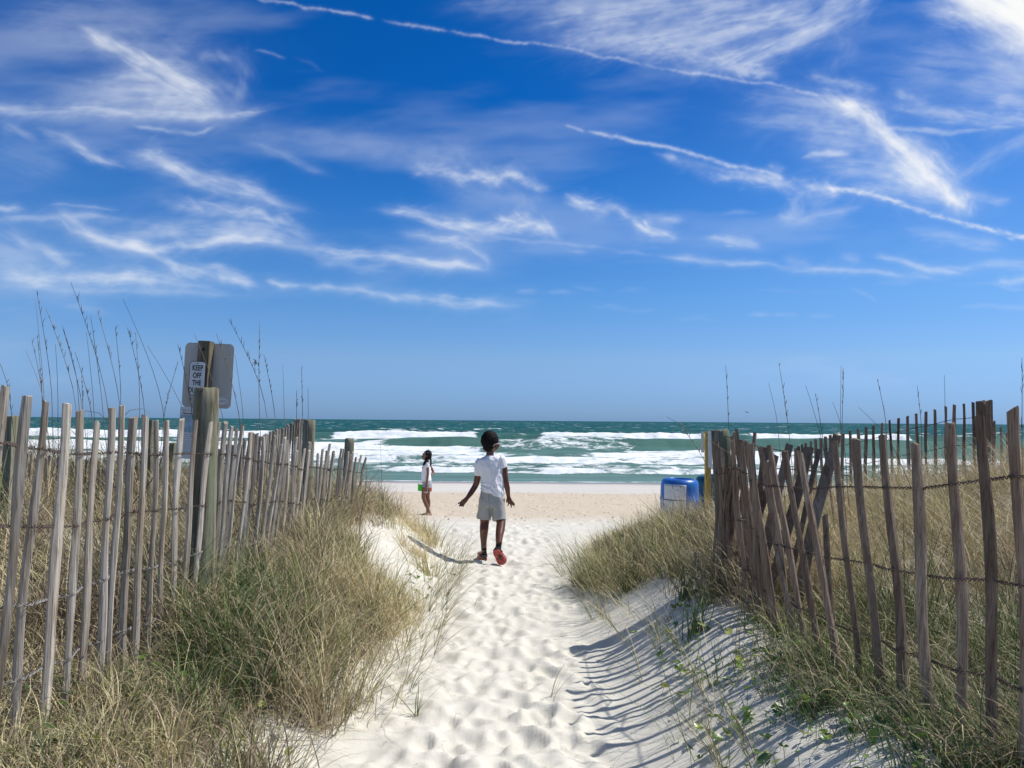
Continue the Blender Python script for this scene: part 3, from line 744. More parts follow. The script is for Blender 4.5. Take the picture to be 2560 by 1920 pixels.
for wi, dz in enumerate(offs):
    pts = []
    for i, (b, t) in enumerate(LP):
        s = 1+dz/(t-b).length if (t-b).length > abs(dz)+.05 else .05
        if wi == 0: z_off = .012*math.sin(i*1.1)
        else: z_off = .015*math.sin(i*.7+wi)
        p = b+(t-b)*s; pts.append(p+Vector((.020 if i % 2 else -.018, 0, z_off-(i > 20)*.0)))
    # keep the run level instead of following every head
    zz = np.array([p.z for p in pts]); kk = np.hanning(9); kk /= kk.sum(); zz = np.convolve(np.pad(zz, 4, mode='edge'), kk, 'valid')
    pts = [Vector((p.x, p.y, float(z))) for p, z in zip(pts, zz)]
    twisted(pts, M_wire if wi in (0, 1) else M_wire2, FL, r=.0022, amp=.006)
# a loose end of wire hooked at the wide post
lo = [at(410, 1100, 3.75), at(405, 1150, 3.74), at(380, 1200, 3.72), at(330, 1262, 3.68), at(300, 1300, 3.66)]
twisted(lo, M_wire, FL, r=.0018, amp=.002)

# ---- right fence: brown pickets
FR = empty('sand_fence', (1.55, 4, .35), 'dark brown picket and wire fence leaning over striped shadows right of the sand path', 'fence')
RP = []
spec = [((2660, 1000), 2700, .047), ((2600, 1030), 2624, .044), ((2534, 1023), 2551, .040), ((2453, 1043), 2464, .039), ((2374, 1058), 2390, .037), ((2290, 1109), 2314, .040),
        ((2205, 1089), 2252, .037), ((2137, 1098), 2205, .036), ((2085, 1104), 2149, .034), ((1999, 1130), 2104, .034),
        ((2060, 1288), 2078, .032), ((1960, 1128), 2055, .034), ((1925, 1115), 2022, .033), ((1900, 1118), 1992, .032)]
for i, ((tx, ty), bx, wd) in enumerate(spec):
    Y = 1.5*769/(.4*(bx-1280)); g = H(1.5, Y)
    b = Vector((1.5, Y, g-.06)); RP.append((b, at(tx, ty, Y+.05+.02*i), wd))
Y = RP[-1][0].y+.09; k = 0
while Y < 5.35:
    lean = float(np.interp(Y, [4, 4.6, 5.3], [-.12, -.11, -.03]))+random.uniform(-.018, .018)
    x = 1.5+random.uniform(-.04, .05); zt = random.choice((1.40, 1.44, 1.34, 1.30, 1.47))+random.uniform(-.03, .03)
    RP.append((Vector((x, Y, H(x, Y)-.06)), Vector((x+lean, Y+.1, zt)), random.uniform(.030, .038))); Y += random.uniform(.085, .12)
nwire = len(RP)
for i in range(11):                                   # the bunched, rolled-up end
    x = 1.36+.021*i+random.uniform(-.006, .006); y = 5.3+random.uniform(-.10, .18)
    zt = random.choice((1.18, 1.12, 1.22, 1.27)) if i < 6 else random.choice((1.46, 1.52, 1.36))
    RP.append((Vector((x-.02, y, H(x, y)-.06)), Vector((x+.075+random.uniform(-.01, .02), y, zt)), random.uniform(.018, .027)))
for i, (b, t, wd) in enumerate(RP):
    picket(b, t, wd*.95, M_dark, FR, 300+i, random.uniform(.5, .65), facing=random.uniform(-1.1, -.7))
round_post((1.56, 5.55, H(1.5, 5.55)-.1), at(1800, 1075, 5.55), .066, M_post, FR, 31)
for wi, dz in enumerate((-.20, -.52, -.82, -1.02)):
    pts = []
    for i, (b, t, wd) in enumerate(RP[:nwire]):
        if i == 10: continue
        ln = (t-b).length; s = max(.05, 1+dz/ln)
        pts.append(b+(t-b)*s+Vector((.018 if i % 2 else -.02, 0, .008*math.sin(i))))
    zz = np.array([p.z for p in pts]); kk = np.hanning(7); kk /= kk.sum(); zz = np.convolve(np.pad(zz, 3, mode='edge'), kk, 'valid')
    pts = [Vector((p.x, p.y, float(z))) for p, z in zip(pts, zz)]
    twisted(pts, M_wire, FR, r=.0022, amp=.0055)
twisted([at(1815, 1090, 5.5), at(1850, 1105, 5.0), at(1905, 1118, 4.6), at(1965, 1128, 4.3)], M_wire, FR, r=.002, amp=.003)

# ---- collapsed length of fence leaning behind it
FC = empty('collapsed_fence', (2.3, 5.1, .5), 'short collapsed fence of crossing pickets slanting right behind the brown fence', 'fence')
for i, (tx, ty, bx, by, Y, wd) in enumerate([(1972, 1113, 1930, 1290, 5.0, .052), (2023, 1120, 1962, 1345, 4.9, .055), (2048, 1124, 1995, 1345, 5.1, .036),
                                             (2092, 1087, 2030, 1350, 4.8, .056), (1940, 1140, 1900, 1300, 5.3, .04), (1914, 1120, 1880, 1330, 5.4, .05)]):
    t = at(tx, ty, Y); b = at(bx, by, Y-.1); d = (b-t).normalized(); n_ = 0
    while b.z > H(b.x, b.y)-.05 and n_ < 60: b = b+d*.03; n_ += 1
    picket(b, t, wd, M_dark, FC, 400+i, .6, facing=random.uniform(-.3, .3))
twisted([at(1890, 1170, 5.4), at(1960, 1172, 5.0), at(2050, 1178, 4.85), at(2130, 1190, 4.8)], M_wire, FC, r=.002, amp=.004)

# ---- far right fence climbing the dune
FF = empty('dune_fence', (4.2, 9.2, .8), 'evenly spaced brown picket fence climbing the dune at far right', 'fence')
u_ = [745, 763, 783, 808, 840, 872, 903, 935, 968, 1005, 1045, 1092, 1148, 1195, 1245, 1298, 1350, 1405, 1460, 1517, 1580, 1636, 1706, 1764, 1825, 1888, 1950, 1978, 2000]
v_ = [310, 300, 287, 275, 265, 250, 245, 235, 225, 218, 213, 196, 188, 175, 162, 148, 130, 117, 104, 88, 76, 62, 42, 30, 25, 15, 3, 5, 0]
FT = []
for i, (a, b_) in enumerate(zip(u_, v_)):
    px, py = 1700+a*.3888, 1000+b_*.3888; Y = float(np.interp(px, [1990, 2480], [11.2, 8.6]))
    t = at(px, py, Y); b = Vector((t.x+random.uniform(-.02, .03), Y, max(H(t.x, Y)-.05, t.z-1.15)))
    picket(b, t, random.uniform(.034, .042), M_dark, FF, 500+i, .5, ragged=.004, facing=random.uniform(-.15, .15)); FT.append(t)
for i in range(12):                                   # beyond the corner the fence turns away
    Y = 8.9+i*.35; x = 5.42+.30*i; t = Vector((x, Y, 1.72-.075*i)); picket((x, Y, H(x, Y)-.05), t, .037, M_dark, FF, 540+i, .5, facing=.4)
g = at(2452, 1003, 8.75); round_post((g.x, 8.75, H(g.x, 8.75)-.1), (g.x, 8.75, g.z), .055, M_dark, FF, 41)
for dz in (-.17, -.48, -.78): twisted([t+Vector((0, -.03, dz)) for t in FT], M_wire, FF, r=.0022, amp=.005)

# ---- fences back in the left dune
FB = empty('dune_fence', (-2.6, 8, .9), 'grey picket fence running seaward behind the left path fence', 'fence')
for i in range(26):
    Y = 6.5+i*.115; s = i/25; x = -2.55-.05*s; t = Vector((x+.03, Y+.03, 1.26+.27*s**1.3+random.uniform(-.02, .02)))
    picket((x, Y, H(x, Y)-.05), t, random.uniform(.03, .042), M_pale, FB, 600+i, .5, facing=random.uniform(-.3, .4))
t = at(743, 1048, 9.55); picket((t.x, 9.55, H(t.x, 9.55)-.05), t, .062, M_pale, FB, 640, .8, name='post')
for dz in (-.15, -.5): twisted([(-2.55-.05*s, 6.5+2.9*s, 1.26+.27*s**1.3+dz) for s in np.linspace(0, 1, 20)], M_wire, FB, r=.002, amp=.005)
FG = empty('dune_fence', (-4.6, 7.6, 1), 'low grey fence with two square posts deep in the left dune grass', 'fence')
pt = []
for i in range(30):
    s = i/29; px = 18+s*330; Y = 7.0+1.2*s; t = at(px, 1128+22*math.sin(s*3), Y); pt.append(t)
    picket((t.x, Y, H(t.x, Y)-.05), t+Vector((.02, 0, random.uniform(-.02, .03))), random.uniform(.03, .04), M_pale, FG, 660+i, .5, facing=random.uniform(-.3, .3))
for (px, py, Y, wd) in ((374, 1052, 8.0, .11), (432, 1107, 9.0, .085), (28, 1040, 5.6, .085)):
    t = at(px, py, Y); picket((t.x, Y, H(t.x, Y)-.08), t, wd, M_post, FG, 700+px, .95, ragged=.003, name='post')
twisted([p+Vector((0, -.03, -.14)) for p in pt], M_wire, FG, r=.002, amp=.004)
# ------------------------------------------------------------ signs, barrels, boards
M_signpost = wood('dark_post_wood', [(.3, (.09, .075, .045)), (.5, (.19, .165, .11)), (.7, (.36, .33, .26))], cross=16, zscale=.9)
m, nt, bs, out = material('dull_aluminium'); M_alu = m
tc = N(nt, 'ShaderNodeTexCoord')
L(nt, ramp(nt, noise(nt, mapping(nt, tc.outputs['Object'], (7, 7, 1.2)), 1.0, 5, .6), [(.3, (.52, .50, .43)), (.7, (.66, .635, .56))]), bs.inputs['Base Color'])
bs.inputs['Metallic'].default_value = .25; bs.inputs['Roughness'].default_value = .6
M_white = plain('sign_white', (.74, .76, .74), .45, .04, 12)
M_black = plain('sign_black', (.012, .012, .012), .5, .1)
M_grey = plain('print_grey', (.42, .43, .44), .6, .05)
M_sea_print = plain('print_pale_blue', (.35, .52, .60), .6, .25, 14)
M_ochre = wood('yellow_painted_wood', [(.3, (.34, .23, .05)), (.5, (.50, .35, .09)), (.7, (.60, .43, .13))], cross=12)

def rounded_sheet(cx, cz, w, h, r, y0, y1, n=7):
    """sheet in the xz plane with rounded corners between y0 and y1"""
    pts = []
    for sx, sz, a0 in ((1, 1, 0), (-1, 1, 90), (-1, -1, 180), (1, -1, 270)):
        for k in range(n+1):
            a = math.radians(a0+90*k/n); pts.append((cx+sx*(w/2-r)+r*math.cos(a), cz+sz*(h/2-r)+r*math.sin(a)))
    m_ = len(pts); vs = [(x, y0, z) for x, z in pts]+[(x, y1, z) for x, z in pts]
    fs = [tuple(range(m_)), tuple(range(m_, 2*m_))[::-1]]+[(k, m_+k, m_+(k+1) % m_, (k+1) % m_) for k in range(m_)]
    return vs, fs

def text_part(name, body, size, loc, mat, parent, sx=1.0, depth=.0015, bold=0.0, align='CENTER'):
    cu = bpy.data.curves.new('txt', 'FONT'); cu.body = body; cu.size = size; cu.extrude = depth/2; cu.offset = bold
    cu.align_x = align; cu.align_y = 'CENTER'; cu.space_character = 1.06
    to = bpy.data.objects.new('txt', cu); C.objects.link(to)
    me = bpy.data.meshes.new_from_object(to.evaluated_get(bpy.context.evaluated_depsgraph_get()))
    bpy.data.objects.remove(to)
    me.transform(Matrix.Translation(loc) @ Matrix.Rotation(PI/2, 4, 'X') @ Matrix.Diagonal((sx, 1, 1, 1)))
    me.materials.clear(); o = bpy.data.objects.new(name, me); C.objects.link(o); me.materials.append(mat); o.parent = parent
    return o
def local(mb, name, mat, parent, smooth=False):
    o = link(name, mb.mesh(name), mat, None, smooth); o.parent = parent; return o

# the KEEP OFF THE DUNES post: built upright round its own foot, then tilted like in the photo
YS = 7.6
top = at(512, 853, YS); sx0 = top.x; gz = H(sx0, YS)
S = empty('sign_post', (sx0-.05, YS, gz-.15), 'square wooden post in left dune carrying signs back to back and a keep off notice', 'sign post')
hh = top.z-(gz-.15)
mpx = YS/1922.5                                         # metres per photo pixel at that depth
mb = MB(); mb.box((0, 0, hh/2), (.115, .105, hh)); o = local(mb, 'post', M_signpost, S)
mb = MB(); mb.ball((.002, -.054, hh-.085), (.014, .004, .014)); local(mb, 'bolt_hole', M_black, S)
zc = hh-(938-853)*mpx
vs, fs = rounded_sheet(.012, zc, 128*mpx, 163*mpx, .05, .056, .060); mb = MB(); mb.add(vs, fs)
back = local(mb, 'sign_panel', M_alu, S); back['label'] = 'large dull metal sign seen from its bare back'
ez = zc-.5*163*mpx+.075
mb = MB()
nE = 28
mb.add([(.012+.5*128*mpx-.105+.075*math.cos(2*PI*k/nE), .0545, ez+.036*math.sin(2*PI*k/nE)) for k in range(nE)]+[(.012+.5*128*mpx-.105+.075*math.cos(2*PI*k/nE), .0555, ez+.036*math.sin(2*PI*k/nE)) for k in range(nE)],
       [tuple(range(nE))[::-1], tuple(range(nE, 2*nE))]+[(k, (k+1) % nE, nE+(k+1) % nE, nE+k) for k in range(nE)])
st = local(mb, 'sticker', M_white, back)
text_part('sticker_text', 'OLDFIELD', .024, Vector((.012+.5*128*mpx-.105, .0535, ez-.004)), M_grey, back)
kz = hh-(947-853)*mpx; kx = -.040; kw, kh = .166, .335
vs, fs = rounded_sheet(kx, kz, kw, kh, .034, -.062, -.058); mb = MB(); mb.add(vs, fs); kb = local(mb, 'notice_border', M_black, S)
vs, fs = rounded_sheet(kx, kz, kw-.012, kh-.012, .029, -.0645, -.0615); mb = MB(); mb.add(vs, fs)
kp = local(mb, 'notice_panel', M_white, S)
for i, wd in enumerate(('KEEP', 'OFF', 'THE', 'DUNES')):
    text_part('lettering', wd, .074, Vector((kx, -.0655, kz+.098-.073*i)), M_black, kp, sx=.64, bold=.0016)
mb = MB(); mb.ball((kx-.002, -.066, kz+.146), (.006, .003, .006)); local(mb, 'bolt', M_black, kp)
rw, rh = .235, 128*mpx; rz = hh-(1083-853)*mpx; rx = -.075
vs, fs = rounded_sheet(rx, rz, rw, rh, .008, -.0600, -.0555); mb = MB(); mb.add(vs, fs); rp = local(mb, 'rip_notice', M_white, S)
text_part('lettering', 'RIP CURRENTS', .030, Vector((rx, -.0612, rz+rh/2-.036)), M_grey, rp, sx=.82)
text_part('lettering', 'Break the Grip of the Rip!', .017, Vector((rx, -.0612, rz+rh/2-.066)), M_black, rp, sx=.92, bold=.0006)
vs, fs = rounded_sheet(rx, rz+rh/2-.165, rw-.02, .17, .004, -.0612, -.0601); mb = MB(); mb.add(vs, fs); local(mb, 'printed_picture', M_sea_print, rp)
mb = MB()
for k in range(11): mb.box((rx-.01+.01*math.sin(k*2.2), -.0609, rz+rh/2-.27-.019*k), (rw-.07+.02*math.sin(k*1.7), .001, .0035))
local(mb, 'printed_lines', M_grey, rp)
S.rotation_euler = (0, math.radians(2.2), math.radians(-4))

# yellow post with two sign backs beside the right fence
YP = 10.6
tp = at(1769, 1078, YP); gz = H(tp.x, YP)
P2 = empty('sign_post', (tp.x, YP, gz-.1), 'yellow painted post with white sign sheets beside the blue barrel', 'sign post')
h2 = tp.z-gz+.1
mb = MB(); mb.box((0, 0, h2/2), (.072, .072, h2)); local(mb, 'post', M_ochre, P2)
vs, fs = rounded_sheet(.020, h2-.245, .058, .50, .010, -.045, -.041); me_ = MB(); me_.add(vs, fs)
local(me_, 'sign_panel', M_white, P2)
vs, fs = rounded_sheet(-.062, h2-.150, .042, .29, .010, .030, .034); me_ = MB(); me_.add(vs, fs)
local(me_, 'sign_panel', M_white, P2)
# blue drums used as litter barrels
m, nt, bs, out = material('blue_plastic'); M_drum = m
tc = N(nt, 'ShaderNodeTexCoord')
L(nt, ramp(nt, noise(nt, tc.outputs['Object'], 4, 5), [(.35, (.012, .085, .36)), (.65, (.025, .16, .52))]), bs.inputs['Base Color']); bs.inputs['Roughness'].default_value = .34
M_drum2 = plain('teal_plastic', (.006, .07, .13), .4, .2, 5)
m, nt, bs, out = material('worn_white_notice'); M_worn = m
tc = N(nt, 'ShaderNodeTexCoord')
L(nt, mix(nt, maprange(nt, noise(nt, mapping(nt, tc.outputs['Object'], (34, 34, 22)), 1.0, 5, .7), .56, .62, 0, .8), (.62, .64, .64), (.20, .24, .30)), bs.inputs['Base Color']); bs.inputs['Roughness'].default_value = .7
def drum(name, px, pyt, Y, wpx, mat, label, lean=0, notice=False, ht=.88):
    t = at(px, pyt, Y); r = wpx*Y/1922.5/2; g = H(t.x, Y); z0 = min(g-.04, t.z-ht); z0 = t.z-ht if t.z-ht > g-.3 else g-.05
    hgt = t.z-z0
    D_ = empty(name, (t.x, Y, z0), label, 'barrel', 'blue drums used as litter barrels')
    prof = [(0, r*.90), (.03, r*.97), (.10, r), (.28, r), (.30, r*1.03), (.33, r*1.03), (.35, r), (.62, r), (.64, r*1.03), (.67, r*1.03), (.69, r), (.86, r*.995), (.93, r*.97), (.975, r*.90), (.992, r*.80), (1, r*.74), (.985, r*.70), (.80, r*.70)]
    n = 40; vs = []; fs = []
    for s, q in prof:
        for k in range(n): vs.append((q*math.cos(2*PI*k/n), q*math.sin(2*PI*k/n), s*hgt))
    for i in range(len(prof)-1):
        for k in range(n): fs.append((i*n+k, i*n+(k+1) % n, (i+1)*n+(k+1) % n, (i+1)*n+k))
    fs.append(tuple((len(prof)-1)*n+k for k in range(n)))
    mb = MB(); mb.add(vs, fs); local(mb, 'shell', mat, D_, True)
    if notice:
        mb = MB(); vs = []; fs = []; a0, a1 = math.radians(208), math.radians(276); m_ = 16
        z1, z2 = hgt-.07-.47, hgt-.075; q = r*1.006
        for j in range(13):
            for k in range(m_+1):
                a = a0+(a1-a0)*k/m_; rr = q+.03*r*(.24 < 0) + (r*.035)
                vs.append((rr*math.cos(a), rr*math.sin(a), z1+(z2-z1)*j/12))
        for j in range(12):
            for k in range(m_): b_ = j*(m_+1)+k; fs.append((b_, b_+1, b_+m_+2, b_+m_+1))
        mb.add(vs, fs); nb = local(mb, 'notice', M_worn, D_, True)
        sd = nb.modifiers.new('t', 'SOLIDIFY'); sd.thickness = .002
        mb = MB()
        aa = [a0+(a1-a0)*k/m_ for k in range(m_+1)]
        mb.tube([((r*1.045)*math.cos(a), (r*1.045)*math.sin(a), hgt-.30) for a in aa], .006, 5); local(mb, 'strap', M_black, D_, True)
    D_.rotation_euler = (0, math.radians(lean), 0)
drum('litter_barrel', 1696, 1196, 11.4, 94, M_drum, 'bright blue plastic drum with worn white notice standing at the end of the grass', 1.5, True)
drum('litter_barrel', 1790, 1188, 12.2, 92, M_drum2, 'dark teal drum half hidden behind the yellow sign post', -2)

# low plank wall seen through the left fence
YB = 24.0
a = at(392, 1170, YB); b = at(700, 1171, YB); gz = min(H(a.x, YB), H(b.x, YB))
B = empty('plank_wall', ((a.x+b.x)/2, YB, gz), 'low brown plank wall on the beach seen through the left fence', 'wall')
M_brown = wood('brown_planks', [(.3, (.16, .085, .04)), (.5, (.26, .145, .07)), (.7, (.36, .21, .11))], cross=3, zscale=9)
M_rail = wood('grey_rail', [(.3, (.28, .25, .20)), (.7, (.50, .46, .40))], cross=4)
wl = b.x-a.x; hb = a.z-gz
for i, (z0, z1, mt, y_) in enumerate(((.78, 1.0, M_brown, 0), (.70, .765, M_rail, -.03), (.42, .69, M_brown, 0), (.10, .40, M_brown, 0))):
    mb = MB(); mb.box((0, y_, hb*(z0+z1)/2), (wl, .05, hb*(z1-z0)-.015)); local(mb, 'rail' if mt is M_rail else 'plank', mt, B)
for k in range(4):
    mb = MB(); mb.box((-wl/2+.1+(wl-.2)*k/3, .085, hb*.47), (.10, .10, hb*.98)); local(mb, 'post', M_brown, B)
# ------------------------------------------------------------ grass
def blades(XY, Lg, phi, th0, th1, wd, tone, zoff=-.02, seg=6, wob=.25, seed=0, ground=None):
    """curved tapered ribbons; phi = lean direction, th0/th1 = tilt from vertical at foot and at tip"""
    rng = np.random.default_rng(seed); n = len(XY)
    g = land(XY[:, 0], XY[:, 1]) if ground is None else ground
    P = np.stack([XY[:, 0], XY[:, 1], g+zoff], -1)
    th = th0.copy(); ph = phi.copy(); out = []; W = []
    dth = (th1-th0)/seg; dph = rng.normal(size=n)*wob/seg*2
    side0 = rng.normal(size=n)*.9
    for i in range(seg+1):
        t = i/seg
        sa = ph+PI/2+side0
        sd = np.stack([np.cos(sa), np.sin(sa), np.zeros(n)], -1)
        hw = wd*.5*(1-t**1.8)+.0003
        out.append(P-sd*hw[:, None]); out.append(P+sd*hw[:, None])
        d = np.stack([np.sin(th)*np.cos(ph), np.sin(th)*np.sin(ph), np.cos(th)], -1)
        P = P+d*(Lg/seg)[:, None]
        gz = land(P[:, 0], P[:, 1]) if ground is None else ground
        P[:, 2] = np.maximum(P[:, 2], gz+.006)
        th = th+dth*(.5+1.0*t); ph = ph+dph
    V = np.stack(out, 1)                                  # n, 2(seg+1), 3
    m_ = 2*(seg+1); base = (np.arange(n)*m_)[:, None, None]
    q = np.array([[2*i, 2*i+1, 2*i+3, 2*i+2] for i in range(seg)])[None]
    return V.reshape(-1, 3), (base+q).reshape(-1, 4), np.repeat(tone, m_)

def grass_material(name):
    m, nt, bs, out = material(name)
    t = attr(nt, 'tone')
    col = ramp(nt, t, [(0, (.14, .11, .08)), (.10, (.32, .25, .165)), (.24, (.66, .545, .35)), (.46, (.72, .62, .35)), (.58, (.38, .37, .14)), (.78, (.13, .19, .06)), (.92, (.06, .125, .04)), (1, (.04, .095, .04))])
    L(nt, col, bs.inputs['Base Color']); bs.inputs['Roughness'].default_value = .55; bs.inputs['Specular IOR Level'].default_value = .25
    tr = N(nt, 'ShaderNodeBsdfTranslucent'); L(nt, col, tr.inputs[0]); mx = N(nt, 'ShaderNodeMixShader'); mx.inputs[0].default_value = .12
    L(nt, bs.outputs[0], mx.inputs[1]); L(nt, tr.outputs[0], mx.inputs[2]); L(nt, mx.outputs[0], out.inputs[0])
    return m
M_grass = grass_material('dune_grass')

def clumps(dens, xa, xb, ya, yb, ncl, per, seed, hmul=1.0, lean=PI, tone_fn=None, spread=.11):
    rng = np.random.default_rng(seed)
    cx = rng.uniform(xa, xb, ncl*6); cy = ya+(yb-ya)*rng.random(ncl*6)**1.25
    keep = rng.random(len(cx)) < dens(cx, cy); cx = cx[keep][:ncl]; cy = cy[keep][:ncl]
    nc_ = len(cx); k = rng.integers(int(per*.4), int(per*1.6), nc_)
    idx = np.repeat(np.arange(nc_), k); n = len(idx)
    a = rng.uniform(0, 2*PI, n); r = np.abs(rng.normal(size=n))*spread*(.5+rng.random(nc_)[idx])
    XY = np.stack([cx[idx]+np.cos(a)*r, cy[idx]+np.sin(a)*r], -1)
    ok = dens(XY[:, 0], XY[:, 1])*2.5+.12 > rng.random(n); XY = XY[ok]; idx = idx[ok]; a = a[ok]; n = len(XY)
    ct = rng.random(nc_)[idx]
    sp = fbm(XY[:, 0]*1.1, XY[:, 1]*1.1, 201, 3)
    base_t = .24+.30*(sp-.5)*2+.22*(ct-.5)
    green = (rng.random(nc_)[idx] < .15+.5*np.clip(sp-.5, 0, 1))
    tone = np.where(green, rng.normal(.74, .13, n), rng.normal(base_t, .13))
    dead = rng.random(n) < .32; tone = np.where(dead, rng.uniform(0, .13, n), tone)
    if tone_fn is not None: tone = tone_fn(XY, tone, rng)
    tone = np.clip(tone, 0, 1)
    hc = (.7+.6*rng.random(nc_))[idx]
    Lg = hmul*hc*rng.uniform(.22, .66, n)*np.where(green, 1.05, .95)*np.where((np.abs(XY[:, 0]) < 1.5) & (XY[:, 1] > 5.8), .66, 1)
    Lg = Lg*np.where((XY[:, 0] > .8) & (XY[:, 0] < 2.1) & (XY[:, 1] < 4.8), .55, 1)*np.where((XY[:, 0] < -1.0) & (XY[:, 0] > -2.3) & (XY[:, 1] < 3.7), .40, 1)*np.where((XY[:, 0] > .9) & (XY[:, 0] < 2.4) & (XY[:, 1] > 6.6), .8, 1)
    phi = np.where(rng.random(n) < .62, a, lean+rng.normal(size=n)*.9)
    th0 = np.abs(rng.normal(.34, .30, n)); th1 = th0+np.abs(rng.normal(1.7, .8, n))*np.where(green, .62, 1.15)
    wd = rng.uniform(.0026, .0048, n)*np.where(green, 1.2, .95)
    wd = wd*np.clip(np.interp(XY[:, 1], [3, 12], [1, 1.7]), 1, 2)
    return blades(XY, Lg, phi, th0, th1, wd, tone, seed=seed+1)

def mat_layer(dens, xa, xb, ya, yb, n0, seed, lo=0, hi=.35):
    """fallen dead blades lying close over the sand"""
    rng = np.random.default_rng(seed)
    XY = np.stack([rng.uniform(xa, xb, n0*4), ya+(yb-ya)*rng.random(n0*4)**1.3], -1)
    XY = XY[rng.random(len(XY)) < dens(XY[:, 0], XY[:, 1])][:n0]; n = len(XY)
    tone = np.clip(rng.normal(.2, .14, n), lo, .6)
    Lg = rng.uniform(.10, .38, n); phi = rng.uniform(0, 2*PI, n); th0 = rng.uniform(.5, 1.4, n); th1 = th0+rng.normal(.6, .9, n)
    return blades(XY, Lg, phi, th0, th1, rng.uniform(.0018, .0034, n), tone, zoff=.004+0*Lg, wob=1.6, seed=seed)

def merge(parts):
    V = []; Q = []; T = []; b = 0
    for v, q, t in parts: V.append(v); Q.append(q+b); T.append(t); b += len(v)
    return np.concatenate(V), np.concatenate(Q), np.concatenate(T)
def stuff(name, parts, mat):
    V, Q, T = merge(parts); o = link(name, np_mesh(name, V, Q, {'tone': T}), mat, smooth=True); tag(o, kind='stuff'); return o

def edge_l(y): return np.interp(y, [2, 3.4, 4.3, 5.2, 7, 8.5, 10, 11], [.98, .88, .70, .58, .62, .62, .9, 1.6])
def edge_r(y): return np.interp(y, [2, 3.4, 5, 6, 6.6, 8.2, 9.5, 11], [1.15, 1.08, 1.15, .95, .62, .60, 1.1, 1.9])
def dens_left(x, y):
    e = edge_l(y)+(fbm(y*1.7, x*1.7, 211, 3)-.5)*.5
    d = sstep(0, .26, -x-e)
    bare = np.clip(1.25*np.exp(-((((x+1.02)/.42)**2+((y-7.3)/1.15)**2)**2)), 0, 1)*(.55+.6*(fbm(x*3, y*3, 217, 2) > .42))           # clean sand slope near the last posts
    bare2 = .55*np.exp(-(((x+1.70)/.42)**2+((y-3.0)/.5)**2))            # thin spot at the foot of the near pickets
    bare3 = .6*np.exp(-(((x+1.15)/.22)**2+((y-3.0)/.22)**2))
    d = d*(1-np.clip(bare, 0, .97))*(1-bare2)*(1-bare3)*np.where((y > 8.2) & (x > -1.8), .5, 1)
    hole = sstep(.40, .60, fbm(x*1.6+5, y*1.6, 215, 3))
    d = d*np.where(-x > 1.9, .35+.65*hole, .55+.45*hole)
    return np.clip(d, 0, 1)*(1-sstep(9.6, 11.0, y)*(x > -3))*(1-sstep(12.5, 14, y))
def dens_right(x, y):
    e = edge_r(y)+(fbm(y*1.7, x*1.7, 221, 3)-.5)*.45
    d = sstep(0, .3, x-e)
    hole = sstep(.36, .56, fbm(x*1.5+5, y*1.5, 225, 3))
    near = np.interp(y, [2, 5, 6.3], [.40, .6, 1])*np.where(x < 1.5, 1, 1)
    d = d*np.where(x > 1.65, .40+.6*hole, near*(.5+.5*hole))
    bare = .75*np.exp(-(((x-2.3)/.5)**2+((y-3.4)/.8)**2))
    d = d*(1-bare)
    return np.clip(d, 0, 1)*(1-sstep(9.2, 10.5, y)*(x < 3.0))*(1-sstep(12, 13.5, y))

def tone_left(XY, tone, rng):
    x, y = XY[:, 0], XY[:, 1]
    far = (-x < 1.3) & (y > 5.2)
    g2 = np.exp(-(((x+1.45)/.25)**2+((y-4.4)/.5)**2))+np.exp(-(((x+1.35)/.2)**2+((y-3.6)/.35)**2))
    tone = np.where(far, tone*.6+.24, tone)
    return np.where(rng.random(len(x)) < .7*g2, rng.normal(.8, .08, len(x)), tone)
def tone_right(XY, tone, rng):
    x, y = XY[:, 0], XY[:, 1]
    wd_ = (x > 1.05) & (x < 2.3) & (y < 4.6)
    tone = np.where(wd_ & (rng.random(len(x)) < .42), rng.normal(.80, .10, len(x)), tone)
    m_ = (x < 1.7) & (y > 5.8)
    tone = np.where(m_, np.where(rng.random(len(x)) < .22, .05, tone*.6+.28+.24*(rng.random(len(x)) < .45)), tone)
    return np.where((x > 1.9) & (y > 5), np.clip(tone, .1, .8)*.7+.12, tone)

left = [clumps(dens_left, -2.3, -.6, 2.3, 9.5, 600, 58, 301, 1.0, PI*.9, tone_left),
        clumps(dens_left, -6, -1.8, 2.6, 12.5, 900, 44, 303, 1.08, PI*.9),
        clumps(dens_left, -16, -5, 5, 13.5, 420, 34, 305, 1.15, PI*.9),
        mat_layer(lambda x, y: dens_left(x+.05, y), -4, -.7, 2.3, 8.5, 9000, 307)]
stuff('dune_grass', left, M_grass)
right = [clumps(dens_right, .55, 2.2, 2.2, 9.6, 500, 54, 311, 1.0, PI*.95, tone_right),
         clumps(dens_right, 1.7, 6.5, 2.6, 12.5, 980, 44, 313, 1.05, PI*.95, tone_right),
         clumps(dens_right, 5.5, 16, 5, 13.5, 420, 34, 315, 1.15, PI),
         clumps(lambda x, y: sstep(1.0, 1.35, x+(fbm(y*2, x*2, 251, 2)-.5)*.5)*(1-sstep(3.7, 4.6, y)), .95, 2.7, 2.2, 4.6, 190, 34, 319, .8, PI, lambda XY, t, r: np.where(r.random(len(t)) < .8, r.normal(.82, .1, len(t)), t), .09),
         mat_layer(lambda x, y: dens_right(x-.05, y), .7, 4.5, 2.2, 8.5, 9000, 317)]
stuff('dune_grass', right, M_grass)

